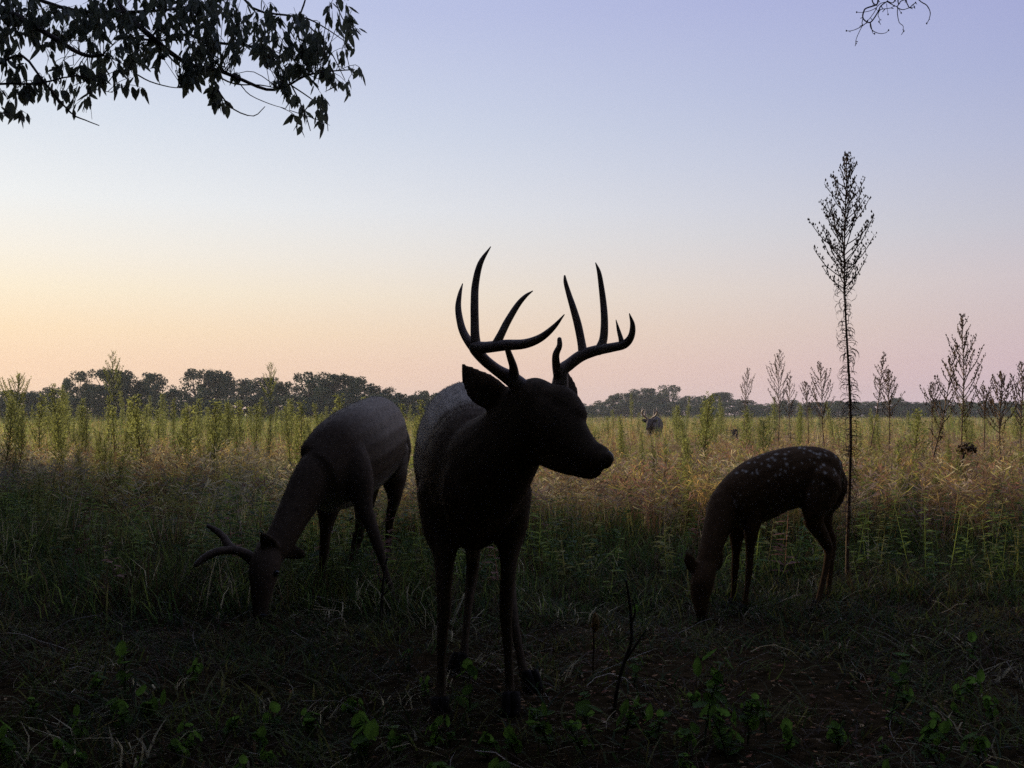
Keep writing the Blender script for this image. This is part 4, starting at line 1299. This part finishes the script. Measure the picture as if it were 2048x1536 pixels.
cg[nearer] = pick(nearer.sum(), [(GREEN * 1.3, 4.5), (OLIVE * 1.2, 3.5), (STRAW * 0.8, 1.6), (GOLD * 0.8, 1.0), (RED * 0.8, 1.2), (BROWN, 2), (BROWN * 0.4, 2)], jitter=0.5)
un = field_noise(x, y, 0.8, 1.5) + 0.7 * field_noise(x, y, 2.1, 0.3)
sc = np.stack([rng.uniform(0.4, 0.8, len(x)) * np.clip(y / 45, 0.8, 2.6), rng.uniform(0.22, 0.62, len(x)) * np.clip(1.0 + 0.55 * un, 0.4, 1.7)], axis=1)
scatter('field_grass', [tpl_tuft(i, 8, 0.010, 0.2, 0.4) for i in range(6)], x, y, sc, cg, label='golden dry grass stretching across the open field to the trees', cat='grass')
# leafy weeds of the far field
x, y = wedge(9000, 22, 170)
k = field_noise(x, y, 0.09, 2.0) + np.where(x < -2, 0.25, -0.1) > -0.1
x, y = x[k], y[k]
sc = np.stack([rng.uniform(0.7, 1.2, len(x)) * np.clip(y / 40, 0.9, 2.2), rng.uniform(0.5, 0.95, len(x))], axis=1)
scatter('field_forbs', [tpl_forb(i + 20, 18) for i in range(4)], x, y, sc, pick(len(x), [(GREEN, 3), (OLIVE, 3), (DKGREEN, 1.5), (ORANGE, 0.6)]), label='leafy green weeds mixed into the open field', cat='weeds')
# mid meadow
x, y = wedge(31000, 4.6, 26)
k = rng.random(len(x)) > clearing(x, y) * 0.93
x, y = x[k], y[k]
n_ = field_noise(x, y, 0.45, 1.0)
cg = pick(len(x), [(GREEN * 0.75, 3), (DKGREEN, 5), (OLIVE * 0.6, 2), (STRAW, 0.6), (BROWN * 0.6, 2.5)], jitter=0.55)  # nearer grass: dark green plants, colours also lowered to imitate shade
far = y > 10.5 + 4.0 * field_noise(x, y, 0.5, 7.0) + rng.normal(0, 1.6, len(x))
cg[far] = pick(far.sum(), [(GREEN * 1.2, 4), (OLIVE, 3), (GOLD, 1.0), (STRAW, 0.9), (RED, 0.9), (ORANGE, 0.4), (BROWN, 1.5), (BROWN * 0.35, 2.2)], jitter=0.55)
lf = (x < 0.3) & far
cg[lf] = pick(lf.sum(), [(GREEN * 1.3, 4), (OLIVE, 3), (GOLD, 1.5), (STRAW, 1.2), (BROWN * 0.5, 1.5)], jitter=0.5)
sc = np.stack([rng.uniform(0.35, 0.6, len(x)), rng.uniform(0.16, 0.46, len(x)) * np.clip(1 + 0.6 * n_ + 0.45 * field_noise(x, y, 1.7, 2.0), 0.35, 1.9) * (1 - 0.6 * clearing(x, y))], axis=1)
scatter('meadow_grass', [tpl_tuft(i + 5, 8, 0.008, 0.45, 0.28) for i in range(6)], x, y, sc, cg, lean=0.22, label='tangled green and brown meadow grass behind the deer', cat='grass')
# reddish seed heads
x, y = wedge(7500, 6.5, 28)
k = field_noise(x, y, 0.5, 3.0) + np.where(x > 0, 0.3, -0.15) > -0.1
x, y = x[k], y[k]
sc = np.stack([rng.uniform(0.6, 0.95, len(x)), rng.uniform(0.38, 0.66, len(x))], axis=1)
sgc = pick(len(x), [(RED, 1.8), (ORANGE, 0.5), (STRAW, 0.9), (GOLD, 0.6), (BROWN, 2.5), (np.array([0.30, 0.22, 0.18]), 2), (OLIVE, 2.5)])
lf = x < 0
sgc[lf] = pick(lf.sum(), [(RED, 0.7), (STRAW, 1.6), (GOLD, 0.8), (BROWN, 2), (np.array([0.27, 0.24, 0.18]), 2.5), (OLIVE, 2)])
scatter('seed_grass', [tpl_seed(i) for i in range(5)], x, y, sc, sgc, lean=0.2,
        label='hazy reddish seed heads of fine grass over the meadow', cat='grass')
# mid forbs
x, y = wedge(6500, 5.0, 24)
k = (rng.random(len(x)) > clearing(x, y)) & (field_noise(x, y, 0.7, 5.0) + np.where(x < 0, 0.35, -0.05) > -0.15)
x, y = x[k], y[k]
sc = np.stack([rng.uniform(0.35, 0.7, len(x)), rng.uniform(0.25, 0.55, len(x))], axis=1)
scatter('meadow_forbs', [tpl_forb(i, 22) for i in range(5)], x, y, sc, pick(len(x), [(GREEN, 3), (DKGREEN, 3), (OLIVE, 1.5), (RED, 0.5)]), label='small leafy green weeds growing through the meadow grass', cat='weeds')
# short grass of the clearing
x, y = wedge(7500, 1.1, 6.5, log=False, half=0.6, pad=0.8)
n_ = field_noise(x, y, 1.9, 4.0)
k = rng.random(len(x)) < np.where((np.abs(x - 0.35) < 0.75 + 0.25 * n_) & (y < 4.0), 0.35, 1.0)
x, y, n_ = x[k], y[k], n_[k]
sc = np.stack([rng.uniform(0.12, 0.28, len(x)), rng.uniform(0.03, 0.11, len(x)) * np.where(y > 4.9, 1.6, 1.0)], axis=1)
scatter('clearing_grass', [tpl_tuft(i + 40, 7, 0.016, 0.7, 0.35) for i in range(5)], x, y, sc, pick(len(x), [(DKGREEN * 0.6, 3), (GREEN * 0.5, 2), (BROWN * 0.45, 3), (OLIVE * 0.5, 2), (STRAW, 0.35)], jitter=0.4), lean=0.5,  # tuft colours darkened here to stand in for the clearing's shade
        label='short trampled grass in the shaded clearing under the deer', cat='grass')
# dead leaves
x, y = wedge(26000, 0.9, 7.0, log=False, half=0.6, pad=0.8)
n_ = field_noise(x, y, 1.6, 6.0)
k = rng.random(len(x)) < np.clip(0.12 + 0.45 * n_ + np.where((x > 0.05) & (x < 1.5) & (y > 2.9) & (y < 4.5), 0.55, 0), 0.05, 1)
x, y = x[k], y[k]
sz = rng.uniform(0.010, 0.030, len(x))
sc = np.stack([sz, sz], axis=1)
scatter('leaf_litter', [tpl_litter(i) for i in range(8)], x, y, sc, pick(len(x), [(np.array([0.40, 0.19, 0.07]), 3), (np.array([0.46, 0.30, 0.14]), 1.5), (np.array([0.30, 0.11, 0.05]), 3), (np.array([0.62, 0.45, 0.28]), 0.3), (np.array([0.12, 0.06, 0.03]), 4)], jitter=0.4),
        lean=0.5, label='brown dead leaves littering the bare clearing floor', cat='leaf litter', mat='litter', zoff=0.008)
# pale broken stalks
x, y = wedge(2400, 1.6, 7.5, log=False, half=0.6, pad=0.6)


def tpl_stalk(seed):
    r_ = random.Random(seed)
    pts = []
    p = Vector((-0.5, 0, 0))
    a, e = 0.0, r_.uniform(0.0, 0.9)
    for i in range(5):
        pts.append(p.copy())
        a += r_.uniform(-0.5, 0.5); e += r_.uniform(-0.55, 0.25)
        p = p + Vector((math.cos(a) * math.cos(e), math.sin(a) * math.cos(e), math.sin(e))) * 0.25
    mz = min(q.z for q in pts)
    g = Geo()
    tube(g, [q - Vector((0, 0, mz - 0.01)) for q in pts], [0.008] * 4 + [0.003], n=3, sub=1, cap=False)
    f = []
    for q in g.f:
        f += [(q[0], q[1], q[2]), (q[0], q[2], q[3])]
    return np.array([list(p) for p in g.v]), np.array(f), np.ones(len(g.v))


s_ = rng.uniform(0.05, 0.22, len(x))
scatter('dry_stalks', [tpl_stalk(i) for i in range(10)], x, y, np.stack([s_, s_ * rng.uniform(0.3, 1.1, len(x))], axis=1), pick(len(x), [(np.array([0.55, 0.48, 0.38]), 2), (STRAW, 2), (BROWN, 1)]), lean=0.3,
        label='pale broken grass stalks lying over the clearing', cat='stalks', zoff=0.006)


# ------------------------------------------------------------------ foreground plants
seed_leaf = []
for i in range(5):
    v, f, m_ = leaf_mesh('leaf', M['seedling'], 1.0, 0.30 + 0.05 * (i % 3), 60 + i, fold=0.25, curl=0.35, lobes=0.10)
    seed_leaf.append(mesh('leaf', v, f, m_))


def seedling(px, py, h, nleaf, size, label, group, seed, Y=None):
    """a broad-leaved seedling rooted where pixel (px, py) meets the ground"""
    r_ = random.Random(seed)
    if Y is None:
        Y = CAM_H * F / (py - 828)
    b = P(px, py, Y)
    b.z = ground_z(b.x, b.y)
    t = thing('leafy_seedling', b, label, 'plant', group)
    g = Geo()
    lean = Vector((r_.uniform(-.6, .6), r_.uniform(-.6, .6), 0))
    top = lean * h + Vector((0, 0, h))
    tube(g, [(0, 0, -0.01), lean * h * 0.4 + Vector((0, 0, h * 0.5)), top], [0.0035, 0.003, 0.0018], n=6, sub=3)
    for k in range(nleaf):
        u = 0.25 + 0.75 * (k + 0.5) / nleaf
        a = k * 2.4 + r_.uniform(-.5, .5)
        c = (lean * h * 0.8 * u + Vector((0, 0, h * u)))
        d = Vector((math.cos(a), math.sin(a), 0))
        s = size * r_.uniform(0.7, 1.2)
        q = c + d * s * r_.uniform(0.3, 1.1) + Vector((0, 0, s * r_.uniform(-0.1, 0.4)))
        tube(g, [c, (c + q) / 2 + Vector((0, 0, s * 0.06)), q], [0.0014, 0.0012, 0.001], n=4, sub=2)
        o = bpy.data.objects.new('leaf', seed_leaf[(k + seed) % 5])
        col.objects.link(o)
        o.parent = t
        droop = r_.uniform(-1.35, 0.1) if r_.random() < 0.7 else r_.uniform(0, 1.0)
        o.matrix_basis = Matrix.Translation(q) @ Matrix.Rotation(a + math.pi / 2 , 4, 'Z') @ Matrix.Rotation(math.pi / 2 - droop, 4, 'X') @ Matrix.Rotation(r_.uniform(-.4, .4), 4, 'Y') @ Matrix.Scale(s, 4)
    link('stem', g.build('stem', M['green_stem']), t, False)
    return t


SEEDS = [  # px, py of the root, height, leaves, leaf size, own label or None
    (1405, 1500, 0.20, 16, 0.055, 'bushiest broad-leaved seedling, upright leaves beside the reddish leaf litter'),
    (1470, 1490, 0.15, 12, 0.050, None), (1350, 1515, 0.16, 12, 0.048, None), (1440, 1520, 0.18, 12, 0.052, None),
    (250, 1390, 0.13, 8, 0.060, 'seedling with one bright upright leaf under the grazing buck'), (285, 1440, 0.10, 8, 0.058, None), (240, 1460, 0.09, 8, 0.05, None),
    (940, 1440, 0.15, 7, 0.058, 'seedling growing between the big buck\'s front hooves'),
    (730, 1490, 0.14, 10, 0.055, None), (700, 1520, 0.12, 10, 0.05, None), (770, 1510, 0.12, 10, 0.05, None), (1100, 1500, 0.14, 12, 0.052, None), (1150, 1520, 0.13, 10, 0.05, None),
    (1040, 1510, 0.11, 9, 0.05, None), (960, 1510, 0.10, 9, 0.05, None), (1200, 1495, 0.12, 8, 0.05, None), (1265, 1500, 0.14, 10, 0.05, None), (1275, 1370, 0.10, 6, 0.045, None),
    (1775, 1450, 0.19, 10, 0.05, 'slender upright seedling among the scattered pale stalks'), (1880, 1480, 0.12, 10, 0.045, None), (1850, 1510, 0.11, 9, 0.045, None), (2010, 1450, 0.13, 9, 0.05, None),
    (540, 1500, 0.10, 8, 0.05, None), (430, 1490, 0.10, 9, 0.045, None), (350, 1520, 0.10, 8, 0.05, None), (120, 1490, 0.12, 9, 0.05, None), (50, 1430, 0.11, 8, 0.05, None),
    (180, 1400, 0.10, 8, 0.045, None), (395, 1370, 0.09, 6, 0.04, None), (610, 1460, 0.10, 8, 0.045, None), (850, 1500, 0.11, 8, 0.05, None), (1560, 1510, 0.10, 8, 0.045, None), (1680, 1505, 0.10, 8, 0.045, None),
    (1280, 1230, 0.08, 5, 0.038, None), (1960, 1520, 0.12, 9, 0.05, None), (20, 1520, 0.12, 10, 0.05, None), (1940, 1330, 0.12, 8, 0.045, None), (800, 1330, 0.10, 6, 0.04, None),
]
for k in range(46):
    SEEDS.append((random.choice([random.uniform(-20, 2060), random.gauss(1380, 90), random.gauss(700, 120), random.gauss(240, 110), random.gauss(1900, 90)]),
                  random.uniform(1400, 1600), random.uniform(0.05, 0.10), random.randint(5, 10), random.uniform(0.026, 0.05), None))
for i, (px, py, h, nl, sz, lab) in enumerate(SEEDS):
    if lab is None:
        px += random.uniform(-25, 25)
        h *= random.uniform(0.4, 0.85)
        nl = int(nl * random.uniform(1.0, 1.6))
        sz *= random.uniform(0.6, 1.0)
    look = 'tiny green seedling' if sz < 0.028 else 'sparse green seedling' if nl < 10 else 'leafy green seedling'
    where = 'in the dark grass before the young buck' if px < 620 else 'in the grass round the big buck\'s hooves' if px < 1180 else 'on the leaf litter beside the dead sapling' if px < 1640 else 'among pale stalks before the spotted fawn'
    seedling(px, py, h, nl, sz, lab or look + ' ' + where, None if lab else look + 's ' + where, 500 + i)

# bare dark sapling
Ys = CAM_H * F / (1440 - 828)
b = P(1228, 1440, Ys)
t = thing('dead_sapling', (b.x, b.y, 0), 'thin dark dead sapling with a crooked fork, standing before the leaf litter', 'sapling')
g = Geo()
tube(g, [P(1226, 1442, Ys), P(1236, 1370, Ys), P(1250, 1320, Ys), P(1262, 1285, Ys), P(1262, 1235, Ys), P(1257, 1190, Ys), P(1252, 1160, Ys)], [0.006, 0.0055, 0.005, 0.005, 0.0045, 0.004, 0.0025], n=8, sub=4)
link('stem', g.build('stem', M['twig']), t)
g = Geo()
tube(g, [P(1250, 1322, Ys), P(1268, 1296, Ys - .02), P(1284, 1272, Ys - .03), P(1294, 1258, Ys - .03)], [0.004, 0.0035, 0.0028, 0.0015], n=6, sub=3)
link('branch', g.build('branch', M['twig']), t)
g = Geo()
tube(g, [P(1262, 1250, Ys), P(1270, 1225, Ys), P(1268, 1205, Ys)], [0.004, 0.003, 0.0015], n=6, sub=3)
link('branch', g.build('branch', M['twig']), t)
# spike of dry seeds
Yc = CAM_H * F / (1345 - 828)
b = P(1186, 1345, Yc)
t = thing('seed_spike', (b.x, b.y, 0), 'thin stalk tipped with a tawny cob-like seed spike', 'plant')
g = Geo(); tube(g, [P(1186, 1348, Yc), P(1187, 1300, Yc), P(1188, 1240, Yc)], [0.004, 0.0035, 0.003], n=6, sub=3)
link('stem', g.build('stem', M['dry_stem']), t)
g = Geo(); tube(g, [P(1188, 1262, Yc), P(1190, 1255, Yc), P(1191, 1240, Yc), P(1190, 1226, Yc)], [0.006, 0.013, 0.013, 0.004], n=10, sub=4, round_ends=True)
link('spike', g.build('spike', M['cob']), t)
# thin stem before the young buck
Yt = 4.6
b = P(762, 1255, Yt)
t = thing('dark_stalk', (b.x, b.y, 0), 'thin dark dead stalk with short side shoots in front of the young buck\'s legs', 'stalk')
g = Geo(); tube(g, [P(762, 1240, Yt), P(764, 1200, Yt), P(768, 1150, Yt), P(775, 1110, Yt)], [0.008, 0.007, 0.006, 0.003], n=6, sub=3)
link('stem', g.build('stem', M['twig']), t)
for (x0, y0, x1, y1) in ((767, 1165, 750, 1135), (765, 1190, 784, 1165)):
    g = Geo(); tube(g, [P(x0, y0, Yt), P((x0 + x1) / 2, (y0 + y1) / 2 + 4, Yt), P(x1, y1, Yt)], [0.004, 0.003, 0.0015], n=5, sub=2)
    link('shoot', g.build('shoot', M['twig']), t)
# dark round seed head
Yq = 8.5
b = P(1922, 828 + CAM_H * F / Yq, Yq)
t = thing('round_seed_head', (b.x, b.y, ground_z(b.x, b.y)), 'dark round clustered seed head on a stout stalk below the wide branching weed', 'weed')
g = Geo(); tube(g, [(b.x, b.y, -0.02), P(1920, 980, Yq), P(1928, 905, Yq)], [0.014, 0.011, 0.008], n=7, sub=3)
link('stem', g.build('stem', M['twig']), t)
g = Geo()
c0 = P(1933, 898, Yq)
for k in range(90):
    d = Vector((random.gauss(0, 1), random.gauss(0, 1), random.gauss(0.3, 0.8))).normalized()
    e = c0 + Vector((d.x * 0.085, d.y * 0.07, d.z * 0.05)) * random.uniform(0.5, 1)
    tube(g, [c0 - Vector((0, 0, 0.02)), e], [0.002, 0.0015], n=3, sub=1, cap=False)
    ball(g, e, (0.011, 0.011, 0.009), n=6, m=4)
link('head', g.build('head', M['weed_bud']), t)
# dark tuft out in the field
Yd = 24.0
b = P(1470, 828 + CAM_H * F / Yd, Yd)
t = thing('dead_weed_clump', (b.x, b.y, ground_z(b.x, b.y)), 'small dark dead clump of stems standing in the golden field beyond the fawn', 'weed')
g = Geo()
for k in range(16):
    a = random.uniform(0, 6.28)
    r0 = random.uniform(0.02, 0.16)
    tube(g, [(b.x + r0 * math.cos(a), Yd + r0 * math.sin(a), 0), (b.x + r0 * 0.7 * math.cos(a), Yd, 0.3), (b.x + random.uniform(-.08, .08), Yd, random.uniform(0.4, 0.56))], [0.014, 0.016, 0.02], n=5, sub=2)
link('stems', g.build('stems', M['twig']), t)

# ------------------------------------------------------------------ morning air
hm = bpy.data.materials.new('morning_air')
hm.use_nodes = True
ht = hm.node_tree
ht.nodes.clear()
ho = ht.nodes.new('ShaderNodeOutputMaterial')
hv = ht.nodes.new('ShaderNodeVolumePrincipled')
hv.inputs['Color'].default_value = (0.86, 0.86, 0.88, 1)
hv.inputs['Density'].default_value = 0.0005
hv.inputs['Anisotropy'].default_value = 0.2
ht.links.new(hv.outputs[0], ho.inputs['Volume'])
hb = 830.0
z0, z1 = -1.2, 16.0
bv = [(sx * hb, sy * hb, z) for z in (z0, z1) for sx, sy in ((-1, -1), (1, -1), (1, 1), (-1, 1))]
bf = [(3, 2, 1, 0), (4, 5, 6, 7), (0, 1, 5, 4), (1, 2, 6, 5), (2, 3, 7, 6), (3, 0, 4, 7)]
tag(link('haze', mesh('haze', bv, bf, hm, smooth=False)), kind='stuff')
